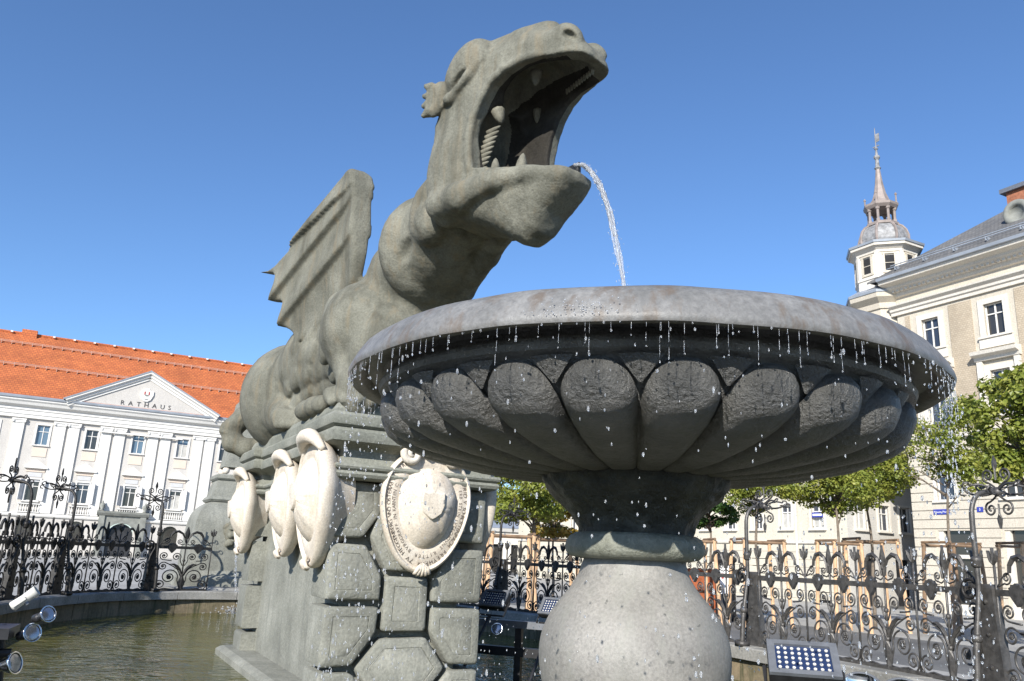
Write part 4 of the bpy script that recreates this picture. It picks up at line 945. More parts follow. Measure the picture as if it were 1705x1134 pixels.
# ------------------------------------------------------------------ corner building
cb = thing('corner_building', 'cream corner building with brick panels, slate roof and oriel turret', 'building', (20.864, 37.7, 0), TH-math.pi/2)
cwin = [-.46+3.175*i for i in range(0, 4)]; CX0, CX1 = -2.25, 13.0
h3, h2, h1 = (Zb(9.06), Zb(10.12)), (Zb(6.55), Zb(7.95)), (Zb(4.0), Zb(5.15))
holes = [(x-.45, x+.45, *h) for x in cwin for h in (h3, h2, h1)]+[(-1.04, .67, .0, Zb(3.05)), (2.07, 4.4, 0, Zb(3.05)), (5.4, 8, 0, Zb(3.05))]
w_ = wall_holes(MB(), CX0, CX1, 0, Zb(11.25), holes); w_.add([(CX0, 0, 0), (CX0, 14, 0), (CX0, 14, Zb(11.25)), (CX0, 0, Zb(11.25))], [(3, 2, 1, 0)]); w_.obj('wall', 'ivory_wall', cb)
for x in cwin:
    window(cb, x, h3[0], .9, h3[1]-h3[0], 'pane_navy', 'white_trim', 'ivory_trim', .26); window(cb, x, h2[0], .9, h2[1]-h2[0], 'pane_navy', 'white_trim', 'ivory_trim', .26); window(cb, x, h1[0], .9, h1[1]-h1[0], 'pane_dark', 'white_trim', 'ivory_trim', .15)
    bar(cb, 'apron', 'ivory_trim', x-.78, x+.78, -.09, -.003, h3[0]-.55, h3[0]-.11)
    ext_x(MB(), [(-.003, Zb(8.28)), (-.2, Zb(8.28)), (-.25, Zb(8.38)), (-.5, Zb(8.44)), (-.55, Zb(8.55)), (-.003, Zb(8.60))], x-1.05, x+1.05).obj('hood', 'ivory_trim', cb)
    for sg in (-1, 1): bar(cb, 'jamb', 'ivory_trim', x+sg*.86-.13, x+sg*.86+.13, -.16, -.003, Zb(6.4), Zb(8.28)-.003)
for i in range(len(cwin)):
    bar(cb, 'brick_panel', 'brick_panel', cwin[i]+1.0, cwin[i]+2.15, -.045, -.003, Zb(6.3), Zb(10.40)) if i < len(cwin)-1 else None
bar(cb, 'brick_panel', 'brick_panel', CX0+.45, CX0+.70, -.045, -.003, Zb(6.3), Zb(10.40))
zc = .0; k = 0
while zc < Zb(5.9):                                     # rusticated courses, cut by the openings
    z1_ = zc+.42; segs = [(CX0-.03, CX1)]
    for h in holes:
        if h[2] < z1_ and h[3] > zc and h[3] < Zb(6):
            ns = []
            for a, b in segs:
                if h[1]+.12 <= a or h[0]-.12 >= b: ns.append((a, b))
                else:
                    if h[0]-.12 > a: ns.append((a, h[0]-.12))
                    if h[1]+.12 < b: ns.append((h[1]+.12, b))
            segs = ns
    for a, b in segs:
        n = max(1, round((b-a)/1.5)); off = .4*(k % 2)
        cuts = [a]+[a+(b-a)*(i+off*.5)/n for i in range(1, n)]+[b]
        for c0, c1 in zip(cuts[:-1], cuts[1:]): MB().box(c0+.006, c1-.006, -.05, -.003, zc+.02, z1_-.02).obj('stone', 'ivory_wall', cb)
    zc = z1_; k += 1
for prof, mat, nm in (([(-.003, Zb(5.95)), (-.25, Zb(5.98)), (-.3, Zb(6.12)), (-.003, Zb(6.18))], 'ivory_trim', 'string_course'),
                  ([(-.003, Zb(10.50)), (-.12, Zb(10.50)), (-.14, Zb(10.60)), (-.22, Zb(10.64)), (-.24, Zb(10.72)), (-.40, Zb(10.80)), (-.42, Zb(10.86)), (-.003, Zb(10.9))], 'ivory_trim', 'frieze_band'),
                  ([(-.003, Zb(11.15)), (-.15, Zb(11.18)), (-.2, Zb(11.3)), (-.55, Zb(11.42)), (-.6, Zb(11.5)), (-.95, Zb(11.56)), (-1.0, Zb(11.66)), (.1, Zb(11.7)), (.1, Zb(11.15))], 'ivory_trim', 'cornice'),
                  ([(-1.0, Zb(11.662)), (-1.13, Zb(11.68)), (-1.16, Zb(11.78)), (-1.05, Zb(11.80)), (.1, Zb(11.80)), (.1, Zb(11.705))], 'grey_metal_roof', 'gutter')):
    ext_x(MB(), prof, CX0-.25, CX1).obj(nm, mat, cb)
dn = MB()
for i in range(60): dn.box(CX0+.1+.25*i, CX0+.23+.25*i, -.42, -.22, Zb(11.30), Zb(11.40))
dn.obj('dentils', 'ivory_trim', cb)
# hipped slate roof
ez = Zb(11.79); a_ = (CX0-.9, -1.0); pit = .74; run = 7.0
rv = [(a_[0], a_[1], ez), (CX1, a_[1], ez), (CX1, a_[1]+run, ez+run*pit), (a_[0]+run, a_[1]+run, ez+run*pit), (a_[0], a_[1]+2*run, ez), (a_[0], a_[1], ez-.1), (CX1, a_[1], ez-.1), (CX1, a_[1]+2*run, ez)]
crf = mesh('roof', rv, [(0, 1, 2, 3), (4, 0, 3), (5, 6, 1, 0), (4, 3, 2, 7)], 'slate'); cro = obj('roof', crf, cb)
for f in (.08, .13):
    y, z = a_[1]+run*f-.12, ez+run*pit*f+.16; MB().tube([(a_[0]+.9, y, z), (CX1, y, z)], .03, 6).obj('snow_rail', 'grey_metal_roof', cro)
for i in range(9): MB().box(a_[0]+1.4+1.6*i-.02, a_[0]+1.4+1.6*i+.02, a_[1]+.42, a_[1]+1.15, ez+.42, ez+.62, ).obj('rail_bracket', 'grey_metal_roof', cro)
oc = MB(); Mo = Matrix.Translation((3.52, 2.15, 18.5)) @ Matrix.Rotation(R(90), 4, 'X')
oc.lathe([(.36, .75), (.36, .85), (.50, .88), (.62, .86), (.66, .78), (.60, .70), (.60, -.9), (.36, -.9)], 24, Mo); oc.obj('dormer_ring', 'portal_stone', cro, True)
MB().lathe([(.36, .55), (.36, .60)], 24, Mo).obj('dormer_pane', 'pane_dark', cro)
ch = MB(); ch.box(1.85, 3.6, 3.7, 4.6, 19.3, 20.75); chm = ch.obj('chimney', 'brick_red', cro)
MB().box(1.62, 3.8, 3.5, 4.8, 20.755, 20.98).obj('chimney_cap', 'lamp_grey', chm)
# shop fronts
for x0, x1 in ((-1.04, .67), (2.07, 4.4), (5.4, 8.0)):
    s_ = MB(); s_.box(x0, x0+.22, .05, .3, 0, Zb(3.05)); s_.box(x1-.12, x1, .05, .3, 0, Zb(3.05)); s_.box(x0+.22, x1-.12, .08, .2, 2.45, 2.62); s_.box(x0+.22, x1-.12, .08, .3, 0, .45)
    sf = s_.obj('shop_front', 'ivory_trim', cb); MB().box(x0+.22, x1-.12, .22, .25, .45, Zb(3.05)).obj('shop_pane', 'pane_dark', sf)
# oriel turret on the corner
tq = (-3.55, 1.15); oct_ = lambda r_, z: [(tq[0]+r_*math.cos(math.pi/8+math.pi/4*i), tq[1]+r_*math.sin(math.pi/8+math.pi/4*i), z) for i in range(8)]
tu = MB().rings([oct_(.5, 7.6), oct_(1.2, 8.6), oct_(1.75, 9.2), oct_(1.75, 9.5), oct_(1.65, 9.52), oct_(1.65, 15.0), oct_(1.75, 15.02), oct_(1.8, 15.3), oct_(2.15, 15.55), oct_(2.2, 15.8), oct_(1.62, 15.85)]).obj('oriel', 'ivory_wall', cb)
MB().rings([oct_(2.24, 15.79), oct_(2.26, 15.92), oct_(1.7, 16.25), oct_(1.5, 16.3)]).obj('oriel_roof', 'grey_metal_roof', tu)
tb = MB().rings([oct_(1.60, 16.0), oct_(1.60, 16.75), oct_(1.66, 16.78), oct_(1.66, 16.9), oct_(1.58, 16.92), oct_(1.58, 18.18), oct_(1.64, 18.2), oct_(1.66, 18.32), oct_(1.85, 18.48), oct_(1.95, 18.5), oct_(1.97, 18.66), oct_(1.4, 18.68)]).obj('belfry', 'ivory_trim', cb)
for i in range(8):
    a = math.pi/4*i; ap = 1.58*math.cos(math.pi/8); M = Matrix.Translation((tq[0], tq[1], 0)) @ Matrix.Rotation(a, 4, 'Z')
    op = MB(); op.box(ap-.06, ap+.012, -.23, .23, 17.14, 18.0, M); o = op.obj('opening', 'interior_dark', tb)
    f = MB(); f.box(ap-.02, ap+.07, -.33, -.23, 17.08, 18.06, M); f.box(ap-.02, ap+.07, .23, .33, 17.08, 18.06, M); f.box(ap-.02, ap+.075, -.36, .36, 18.06, 18.14, M); f.box(ap-.02, ap+.06, -.36, .36, 17.0, 17.08, M); f.box(ap+.013, ap+.03, -.23, .23, 17.55, 17.58, M); f.obj('opening_frame', 'ivory_wall', o)
    M2 = Matrix.Translation((tq[0], tq[1], 0)) @ Matrix.Rotation(a+math.pi/8, 4, 'Z'); MB().box(1.50, 1.62, -.10, .10, 16.92, 18.19, M2).obj('corner_pilaster', 'ivory_trim', tb)
MB().rings([oct_(2.02, 18.64), oct_(2.05, 18.76), oct_(1.3, 18.95)]).obj('eaves', 'grey_metal_roof', tb)
dm = MB().rings([oct_(1.18, 18.9), oct_(1.28, 19.15), oct_(1.28, 19.45), oct_(1.18, 19.75), oct_(1.0, 20.0), oct_(.78, 20.15), oct_(.74, 20.2)]).obj('dome', 'lantern_roof', cb)
for i in range(8):
    a = math.pi/8+math.pi/4*i; MB().tube([(tq[0]+r_*math.cos(a), tq[1]+r_*math.sin(a), z) for r_, z in ((1.2, 18.9), (1.30, 19.15), (1.30, 19.45), (1.20, 19.77), (1.02, 20.02), (.8, 20.17))], .075, 6).obj('dome_rib', 'copper_brown', dm)
ln = MB().rings([oct_(.86, 20.15), oct_(.88, 20.28), oct_(.78, 20.34), oct_(.5, 20.35)]).obj('lantern_base', 'copper_brown', dm)
for i in range(8):
    a = math.pi/8+math.pi/4*i; c0 = (tq[0]+.68*math.cos(a), tq[1]+.68*math.sin(a))
    MB().lathe([(.11, 20.33), (.11, 20.45), (.075, 20.5), (.075, 21.0), (.12, 21.05), (.14, 21.22)], 8, Matrix.Translation((c0[0], c0[1], 0))).obj('lantern_column', 'copper_brown', ln)
    MB().lathe([(.10, 21.4), (.05, 21.55), (.04, 21.9), (.08, 21.98), (.001, 22.1)], 6, Matrix.Translation((tq[0]+.82*math.cos(a), tq[1]+.82*math.sin(a), 0))).obj('pinnacle', 'copper_brown', ln) if i % 2 == 0 else None
sp_ = MB().rings([oct_(.80, 21.15), oct_(.92, 21.3), oct_(.94, 21.42), oct_(.66, 21.5), oct_(.48, 21.75), oct_(.33, 22.2), oct_(.22, 22.8), oct_(.15, 23.4), oct_(.12, 23.7)]); sp_.obj('spire', 'copper_brown', dm)
fn = MB().lathe([(.12, 23.68), (.19, 23.78), (.12, 23.86), (.09, 24.3), (.17, 24.42), (.17, 24.52), (.08, 24.6), (.05, 24.9), (.12, 25.0), (.03, 25.1), (.02, 26.3), (.001, 26.35)], 8, Matrix.Translation((tq[0], tq[1], 0)))
fn.box(tq[0]-.03, tq[0]+.25, tq[1]-.015, tq[1]+.015, 25.4, 25.9); fn.box(tq[0]-.2, tq[0]+.2, tq[1]-.02, tq[1]+.02, 25.12, 25.17); fn.obj('weather_vane', 'lantern_roof', dm)
# signs on the corner building
def sign(x, z, w, h, body, label, loc, rz, ts):
    t = thing('street_sign', label, 'sign', loc, rz); MB().box(-w/2, w/2, -.03, -.0, -h/2, h/2).obj('plate', 'blue_sign', t)
    if body: obj('lettering', text_mesh(body, ts, 'sign_white', 'lettering'), t, (0, -.034, -ts*.34))
    else: MB().box(-w*.42, w*.42, -.036, -.031, -h*.2, h*.2).obj('panel', 'sign_white', t)
    return t
def cbw(x, y, z): return tuple(cb.matrix_basis @ Vector((x, y, z)))
cb_m = Matrix.Translation(cb.location) @ Matrix.Rotation(TH-math.pi/2, 4, 'Z')
sign(0, 0, .80, .24, 'Neuer Platz', 'blue street sign on the cream corner building above the shop', cb_m @ Vector((-.74, -.055, Zb(3.64))), TH-math.pi/2, .13)
sign(0, 0, .28, .22, '5', 'small blue house number plate on the cream corner building', cb_m @ Vector((1.13, -.055, Zb(3.68))), TH-math.pi/2, .16)
# ------------------------------------------------------------------ neighbour across the side street
nb = thing('neighbour_building', 'pale yellow building across the side street, one front in shade', 'building', W(32.868, 22.418, 0), TH)
MZ = Matrix.Rotation(-math.pi/2, 4, 'Z')
xs_f = [1.1, 2.9, 4.6, 6.6, 8.6]; nz = [(3.85, 5.2), (6.9, 8.7), (10.2, 12)]
holes = [(x-.42, x+.42, *h) for x in xs_f for h in nz]+[(x-.6, x+.6, 0, 2.4) for x in (1.6, 4.2, 7.0)]
wall_holes(MB(), 0, 16, 0, 14, holes).obj('wall', 'grey_wall', nb)
for x in (1.6, 4.2, 7.0): MB().box(x-.6, x+.6, .2, .24, 0, 2.4).obj('door', 'door_dark', nb)
for x in xs_f:
    for h in nz: window(nb, x, h[0], .84, h[1]-h[0], 'pane_dark', 'white_trim', 'ivory_trim', .12)
ys = [1.9+2.25*i for i in range(14)]
# the lit front runs back along the square: local +y
holes = [(-y-.42, -y+.42, *h) for y in ys for h in nz]+[(-y-.55, -y+.55, 0, 2.5) for y in ys[::2]]
wl_ = wall_holes(MB(), -36, 0, 0, 14, holes, M=MZ); wl_.obj('wall', 'pale_wall', nb)
for y in ys:
    for h in nz: window(nb, (0, y), h[0], .84, h[1]-h[0], 'pane_navy', 'white_trim', 'ivory_trim', .12, Mz=-math.pi/2)
for y in ys[::2]: MB().box(-y-.55, -y+.55, .2, .24, 0, 2.5, MZ).obj('door', 'door_dark', nb)
ext_x(MB(), [(-.003, 3.05), (-.1, 3.05), (-.12, 3.2), (-.003, 3.22)], -36, 0, MZ).obj('string_course', 'ivory_trim', nb)
for i in range(7): ext_x(MB(), [(-.003, .15+.41*i), (-.025, .15+.41*i), (-.025, .52+.41*i), (-.003, .52+.41*i)], -36, -.02, MZ).obj('course', 'pale_wall', nb)
MB().tube([(-.12, 3.35, .1), (-.12, 3.35, 13.8)], .06, 8).obj('drainpipe', 'shutter_grey', nb)
MB().rings([[(-.5, -.5, 13.9), (16, -.5, 13.9), (16, 36, 13.9), (-.5, 36, 13.9)], [(-.6, -.6, 14.3), (16, -.6, 14.3), (16, 36, 14.3), (-.6, 36, 14.3)], [(5, 5, 18), (16, 5, 18), (16, 36, 18), (5, 36, 18)]]).obj('roof', 'slate', nb)
sign(0, 0, .75, .26, None, 'small pale street sign on the yellow building front', W(32.868-.03, 24.3, 4.58), TH-math.pi/2, .1)
# ------------------------------------------------------------------ low far building between the trees
fb = thing('arcade_building', 'low cream building with arcade far behind the yellowing trees', 'building', W(0, 0, 0)+Vector((-9, 82, 0)), R(6))
holes = [(1.2+2.4*i, 2.7+2.4*i, 0, 2.9) for i in range(11)]; wall_holes(MB(), 0, 28, 0, 4.6, holes, .5).obj('wall', 'ivory_trim', fb)
for h in holes: MB().box(h[0], h[1], .45, .5, 0, 2.9).obj('shop_pane', 'pane_dark', fb)
ext_x(MB(), [(-.003, 4.2), (-.3, 4.25), (-.5, 4.6), (.4, 4.65), (.4, 4.2)], 0, 28).obj('cornice', 'white_trim', fb)
ext_x(MB(), [(-.5, 4.62), (5, 6.4), (10, 4.62)], 0, 28).obj('roof', 'grey_metal_roof', fb)
# ================================================================== wrought-iron fence
def spiral(cx, cz, r0, a0, turns, d, n=26, r1=.18):
    return [(cx+r0*(1-(1-r1)*i/n)*math.cos(a0+d*2*math.pi*turns*i/n), 0, cz+r0*(1-(1-r1)*i/n)*math.sin(a0+d*2*math.pi*turns*i/n)) for i in range(n+1)]
def ribbon(pts, ws, th=.012):
    """flat leaf following pts in x-z with half-widths ws, bowed slightly"""
    P = [Vector((p[0], 0, p[1])) for p in pts]; mb = MB(); rr = []
    for i, p in enumerate(P):
        t = (P[min(i+1, len(P)-1)]-P[max(i-1, 0)]).normalized(); nn = Vector((-t.z, 0, t.x)); w_ = ws[i]
        a, b = p+nn*w_, p-nn*w_
        rr.append([(a.x, th, a.z), (p.x, th*2.2, p.z), (b.x, th, b.z), (b.x, 0, b.z), (p.x, -th*1.2, p.z), (a.x, 0, a.z)])
    return mb.rings(rr)
def mirror_me(me):
    m2 = me.copy(); 
    for v in m2.vertices: v.co.x *= -1
    m2.flip_normals(); return m2
IR = 'iron'
def tub(pts, r_, nm, extra=None):
    mb = MB().tube(pts, r_, 6)
    if extra: extra(mb)
    return mb.me(nm, IR, True)
def rosette(x, z, r_):
    def f(mb):
        for k in range(6):
            a = math.pi/3*k; mb.lathe([(.001, -.012), (r_*.42, -.006), (r_*.42, .006), (.001, .014)], 6, Matrix.Translation((x+r_*.55*math.cos(a), 0, z+r_*.55*math.sin(a))) @ Matrix.Rotation(R(90), 4, 'X'))
        mb.lathe([(.001, -.02), (r_*.35, -.012), (r_*.35, .012), (.001, .022)], 8, Matrix.Translation((x, 0, z)) @ Matrix.Rotation(R(90), 4, 'X'))
    return f
scA = tub(catmull([(.025, 0, .05), (.06, 0, .16)]+spiral(.235, .285, .165, R(200), 1.6, -1), 2), .0115, 'scroll', rosette(.235, .275, .05))
scB = tub(catmull([(.03, 0, .04), (.16, 0, .03), (.30, 0, .05)]+spiral(.385, .125, .105, R(-80), 1.7, 1), 2), .011, 'scroll', rosette(.40, .125, .026))
scC = tub(catmull([(.025, 0, .30), (.10, 0, .44), (.22, 0, .52)]+spiral(.37, .50, .085, R(120), 1.6, -1), 2), .011, 'scroll', rosette(.37, .50, .024))
scD = tub(catmull([(.02, 0, .52), (.06, 0, .60)]+spiral(.145, .70, .085, R(210), 1.7, -1), 2), .010, 'scroll', rosette(.145, .70, .024))
scE = tub(catmull([(.23, 0, .62), (.30, 0, .625)]+spiral(.375, .715, .08, R(-80), 1.7, 1), 2), .010, 'scroll', rosette(.375, .715, .022))
scF = tub(catmull([(.48, 0, .95), (.42, 0, .97)]+spiral(.36, 1.035, .062, R(-60), 1.5, -1), 2), .009, 'rail_scroll')
scG = tub(catmull([(.02, 0, .98), (.06, 0, .955)]+spiral(.115, 1.02, .052, R(-100), 1.5, 1), 2), .009, 'rail_scroll')
vase = ribbon([(0, .0), (0, .06), (0, .14), (0, .22), (0, .30), (0, .36)], [.05, .04, .065, .05, .022, .010], .016).me('vase_leaf', IR)
lfA = ribbon([(.01, .33), (.05, .43), (.11, .50), (.18, .545), (.25, .55)], [.008, .022, .028, .020, .003]).me('leaf', IR)
stem = MB().tube([(0, 0, .02), (0, 0, 1.22)], .014, 6).lathe([(.014, .28), (.034, .30), (.034, .33), (.014, .35)], 8).lathe([(.014, .60), (.028, .61), (.028, .64), (.014, .65)], 8).me('stem', IR, True)
spear = ribbon([(0, 1.08), (0, 1.13), (0, 1.19), (0, 1.25), (0, 1.34)], [.015, .034, .050, .034, .002], .012).me('spear_finial', IR)
sleaf = ribbon([(.02, 1.0), (.04, 1.10), (.09, 1.19), (.17, 1.235), (.25, 1.215), (.30, 1.15), (.31, 1.08)], [.006, .014, .020, .026, .028, .022, .008], .014).me('crest_leaf', IR)
sleaf2 = tub(catmull([(.31, 0, 1.10), (.36, 0, 1.06), (.42, 0, 1.03), (.47, 0, .96)], 4), .009, 'leaf_stem')
def palm_poly(x):
    P = []
    for i in range(11):
        a = math.pi*i/10; rr_ = .085*(1+.10*(1 if i % 2 else -1)); P.append((x+rr_*math.cos(a), .92+rr_*.75*math.sin(a)))
    return P+[(x-.07, .86), (x-.03, .81), (x, .775), (x+.03, .81), (x+.07, .86)]
palm = MB().prism(palm_poly(.245), -.03, .02).lathe([(.001, -.02), (.03, -.012), (.03, .012), (.001, .03)], 8, Matrix.Translation((.245, -.02, .91)) @ Matrix.Rotation(R(90), 4, 'X')).me('palmette', IR)
upr = MB().tube([(0, 0, .0), (0, 0, 1.20)], .013, 6).me('upright', IR, True)
tulm = MB()
for a in (-38, 0, 38):
    rr = ribbon([(0, 1.16), (math.sin(R(a))*.05, 1.20), (math.sin(R(a))*.085, 1.245), (math.sin(R(a))*.10+.0, 1.29+.03*(a == 0))], [.012, .026, .022, .002], .012); tulm.add(rr.v, rr.f)
tulip = tulm.me('tulip_finial', IR)
UNIT = [('scroll', scA, 2), ('scroll', scB, 2), ('scroll', scC, 2), ('scroll', scD, 2), ('scroll', scE, 2), ('rail_scroll', scF, 2), ('rail_scroll', scG, 2), ('vase_leaf', vase, 1), ('leaf', lfA, 2), ('stem', stem, 1),
        ('spear_finial', spear, 1), ('crest_leaf', sleaf, 2), ('leaf_stem', sleaf2, 2), ('palmette', palm, 2)]
UNIT = [(n, me, mirror_me(me) if k == 2 else None) for n, me, k in UNIT]
GREY = {}
def fence_panel(a0, a1, label, units=None, first=True, last=True, grey=False):
    def gm(me):
        if not grey: return me
        if me.name not in GREY:
            m2 = me.copy(); m2.materials[0] = MATS['iron_grey']; GREY[me.name] = m2
        return GREY[me.name]
    n = units or max(1, round((a1-a0)/1.0)); mid = arc_pt((a0+a1)/2); p0, p1 = arc_pt(a0), arc_pt(a1)
    rz = math.atan2(p1[1]-p0[1], p1[0]-p0[0]); t = thing('iron_fence', label, 'fence', W(mid[0], mid[1], COP), TH+rz, 'wrought iron fence panels round the basin')
    c, s = math.cos(-rz), math.sin(-rz)
    def loc_(p): dx, dy = p[0]-mid[0], p[1]-mid[1]; return Vector((dx*c-dy*s, dx*s+dy*c, 0))
    kn = [loc_(arc_pt(a0+(a1-a0)*i/n)) for i in range(n+1)]
    up = Vector((0, 0, 1)); rb = []
    for z0, z1, w_ in ((.865, .925, .014), (.0, .035, .03)):
        rr = [[(p.x, p.y-w_, z0), (p.x, p.y+w_, z0), (p.x, p.y+w_, z1), (p.x, p.y-w_, z1)] for p in kn]; MB().rings(rr).obj('rail' if z0 > .5 else 'bottom_rail', 'iron_grey' if grey else IR, t)
    for i in range(n):
        m_ = (kn[i]+kn[i+1])/2; d = kn[i+1]-kn[i]; a = math.atan2(d.y, d.x); sx = d.length
        for nm, me, mm in UNIT:
            obj(nm, gm(me), t, m_, (0, 0, a), (sx, 1, 1))
            if mm: obj(nm, gm(mm), t, m_, (0, 0, a), (sx, 1, 1))
    for i in range(n+1):
        if (i == 0 and not first) or (i == n and not last): continue
        obj('upright', gm(upr), t, kn[i]); obj('tulip_finial', gm(tulip), t, kn[i], (0, 0, 0))
    return t
# flower-headed brackets on the posts; local x along the fence, +y towards the water
def bracket_meshes(mat):
    rod = MB().tube(catmull([(0, .24, .02), (0, .21, .35), (0, .13, .80), (0, .11, 1.0), (0, .11, 1.55), (0, .09, 1.72), (0, .02, 1.83), (0, -.10, 1.87), (0, -.22, 1.88)], 5), [.034]*8+[.026]*15+[.024]*18, 8)
    rod.lathe([(.03, 1.12), (.05, 1.14), (.045, 1.18), (.055, 1.20), (.03, 1.23)], 10, Matrix.Translation((0, .11, 0))); rod.box(-.07, .07, .17, .31, 0, .06)
    rod.lathe([(.03, .42), (.052, .44), (.052, .48), (.03, .50)], 10, Matrix.Translation((0, .195, 0)))
    hub = MB().lathe([(.001, -.05), (.04, -.03), (.05, 0), (.04, .03), (.001, .05)], 10, Matrix.Translation((0, -.24, 1.88)))
    arms = []
    for sg in (-1, 1):
        for up in (1, -1):
            s_ = spiral(sg*.10, up*.17, .075, R(-90 if up > 0 else 90)+0, 1.5, sg*up, 20); pts = [(0, 0, 0), (sg*.03, 0, up*.05)]+s_
            arms.append(MB().tube([(p[0], -.24, 1.88+p[2]) for p in catmull(pts, 2)], .011, 6))
    for k in range(8):
        a = R(22+45*k); dx, dy = math.cos(a), math.sin(a); up = .05 if k % 2 else -.05
        P = [(dx*r_, -.24+dy*r_*.75, 1.88+up*math.sin(r_*8)+.10*r_) for r_ in (.03, .12, .22, .32)]; end = P[-1]
        lp = [(end[0]+dx*.045*(1-math.cos(b)) - dy*.02*math.sin(b), end[1]+dy*.03*(1-math.cos(b))+dx*.02*math.sin(b), end[2]+.03*math.sin(b)) for b in (R(60), R(140), R(220), R(300))]
        arms.append(MB().tube(catmull(P+lp, 3), [.012]*10+[.010]*(len(catmull(P+lp, 3))-10), 6))
    leafs = []
    for up in (1, -1):
        r_ = ribbon([(0, up*.12), (0, up*.22), (0, up*.27), (0, up*.31), (0, up*.37)], [.006, .010, .032, .026, .002], .008); leafs.append(MB().add([(v[0], v[1]-.24, 1.88+v[2]) for v in r_.v], r_.f))
    return rod.me('bracket_rod', mat, True), hub.me('hub', mat, True), [a.me('scroll_arm', mat, True) for a in arms], [l.me('leaf', mat) for l in leafs]
BR = {m_: bracket_meshes(m_) for m_ in ('iron', 'iron_grey')}
def post_meshes(mat):
    p = MB(); p.rings([[(-.15, -.05, 0), (.15, -.05, 0), (.15, .05, 0), (-.15, .05, 0)], [(-.13, -.05, .25), (.13, -.05, .25), (.13, .05, .25), (-.13, .05, .25)], [(-.085, -.045, .93), (.085, -.045, .93), (.085, .045, .93), (-.085, .045, .93)], [(-.06, -.03, .97), (.06, -.03, .97), (.06, .03, .97), (-.06, .03, .97)]])
    b = [MB().lathe([(.022, 0), (.022, .012), (.001, .02)], 8, Matrix.Translation((0, .045, z)) @ Matrix.Rotation(R(-90), 4, 'X')) for z in (.2, .5, .8)]
    c = tub(catmull([(.09, .06, .30), (.13, .07, .5), (.11, .07, .7)]+[(x, .07, z) for x, y, z in spiral(.16, .90, .13, R(200), 1.5, -1)], 2), .017, 'post_scroll')
    return p.me('shaft', mat), [q.me('bolt', mat) for q in b], c
PM = {m_: post_meshes(m_) for m_ in ('iron', 'iron_grey')}
def fence_post(a, label, mat):
    p = arc_pt(a); q0, q1 = arc_pt(a-.05), arc_pt(a+.05); rz = math.atan2(q1[1]-q0[1], q1[0]-q0[0])
    t = thing('fence_post', label, 'post', W(p[0], p[1], COP), TH+rz, 'iron posts with flower brackets'); s, b, c = PM[mat]
    obj('shaft', s, t)
    for q in b: obj('bolt', q, t)
    obj('post_scroll', c, t); rod, hub, arms, leafs = BR[mat]
    r_ = obj('bracket', rod, t); obj('hub', hub, r_)
    for q in arms: obj('scroll_arm', q, r_)
    for q in leafs: obj('leaf', q, r_)
    return t
PA = dict(out=4.2, rn=7.3, rf=10.94, rb=13.9, m=17.43, mb=20.4, l3=26.14, l2=28.68, l1=30.35, l0=32.9)
fence_post(PA['rn'], 'large grey iron post with curled bracket beside the corner building', 'iron_grey')
fence_post(PA['rf'], 'grey iron post with curled bracket in front of the yellow building', 'iron_grey')
fence_post(PA['m'], 'dark iron post in the gap between the pedestal and the bowl stem', 'iron')
fence_post(PA['l3'], 'dark iron post with flower bracket next to the mask plinth', 'iron')
fence_post(PA['l2'], 'dark iron post with flower bracket left of the town hall portal', 'iron')
fence_post(PA['l1'], 'dark iron post with flower bracket above the white spotlight', 'iron')
g_ = .10
for a, b, lab, n in ((PA['out'], PA['rn'], 'iron fence panel at the edge of the corner building shop', 3), (PA['rn'], PA['rf'], 'long iron fence panel with scrolls in front of the staked trees', 4), (PA['rf'], PA['rb'], 'iron fence panel touching the bowl stem in front of the yellow building', 3),
                     (PA['rb'], PA['m'], 'iron fence panel behind the bowl stem', 4), (PA['m'], PA['mb'], 'iron fence panel close behind the dragon pedestal', 3), (24.75, PA['l3'], 'short iron fence panel that ends at the mask plinth', 1),
                     (PA['l3'], PA['l2'], 'iron fence panel before the town hall portal', 3), (PA['l2'], PA['l1'], 'iron fence panel between two close posts before the town hall', 2), (PA['l1'], PA['l0'], 'iron fence panel behind the white spotlight', 3)):
    fence_panel(a+g_, b-g_, lab, n, grey=b < 14)
# ================================================================== trees
def crown_mesh(name, blobs, n, size, mat, seed):
    r_ = np.random.default_rng(seed); tot = sum(b[3]*b[4]*b[5] for b in blobs); V_ = []; F_ = []
    for (cx, cy, cz, rx, ry, rz_) in blobs:
        m_ = int(n*(rx*ry*rz_)/tot)
        d = r_.normal(size=(m_, 3)); d /= np.linalg.norm(d, axis=1)[:, None]; rad = r_.random(m_)**.42*(1+.25*r_.random(m_)**4); p = d*rad[:, None]*np.array([rx, ry, rz_])+np.array([cx, cy, cz])
        ax = r_.normal(size=(m_, 3)); ax /= np.linalg.norm(ax, axis=1)[:, None]; nn = d*.6+r_.normal(size=(m_, 3))*.6+np.array([0, 0, .5]); nn /= np.linalg.norm(nn, axis=1)[:, None]
        t = np.cross(nn, ax); t /= np.linalg.norm(t, axis=1)[:, None]+1e-9; b = np.cross(nn, t); s_ = size*(.55+.8*r_.random(m_))[:, None]
        k = len(V_)*0
        quad = np.stack([p-t*s_*.55, p-b*s_*.42-t*s_*.1+nn*s_*.10, p+t*s_*.62, p+b*s_*.42-t*s_*.1+nn*s_*.10], 1)
        V_.append(quad.reshape(-1, 3))
    V_ = np.concatenate(V_); q = np.arange(len(V_)).reshape(-1, 4)
    me = np_mesh(name, V_, q, mat); me.polygons.foreach_set('use_smooth', np.zeros(len(q), bool)); return me
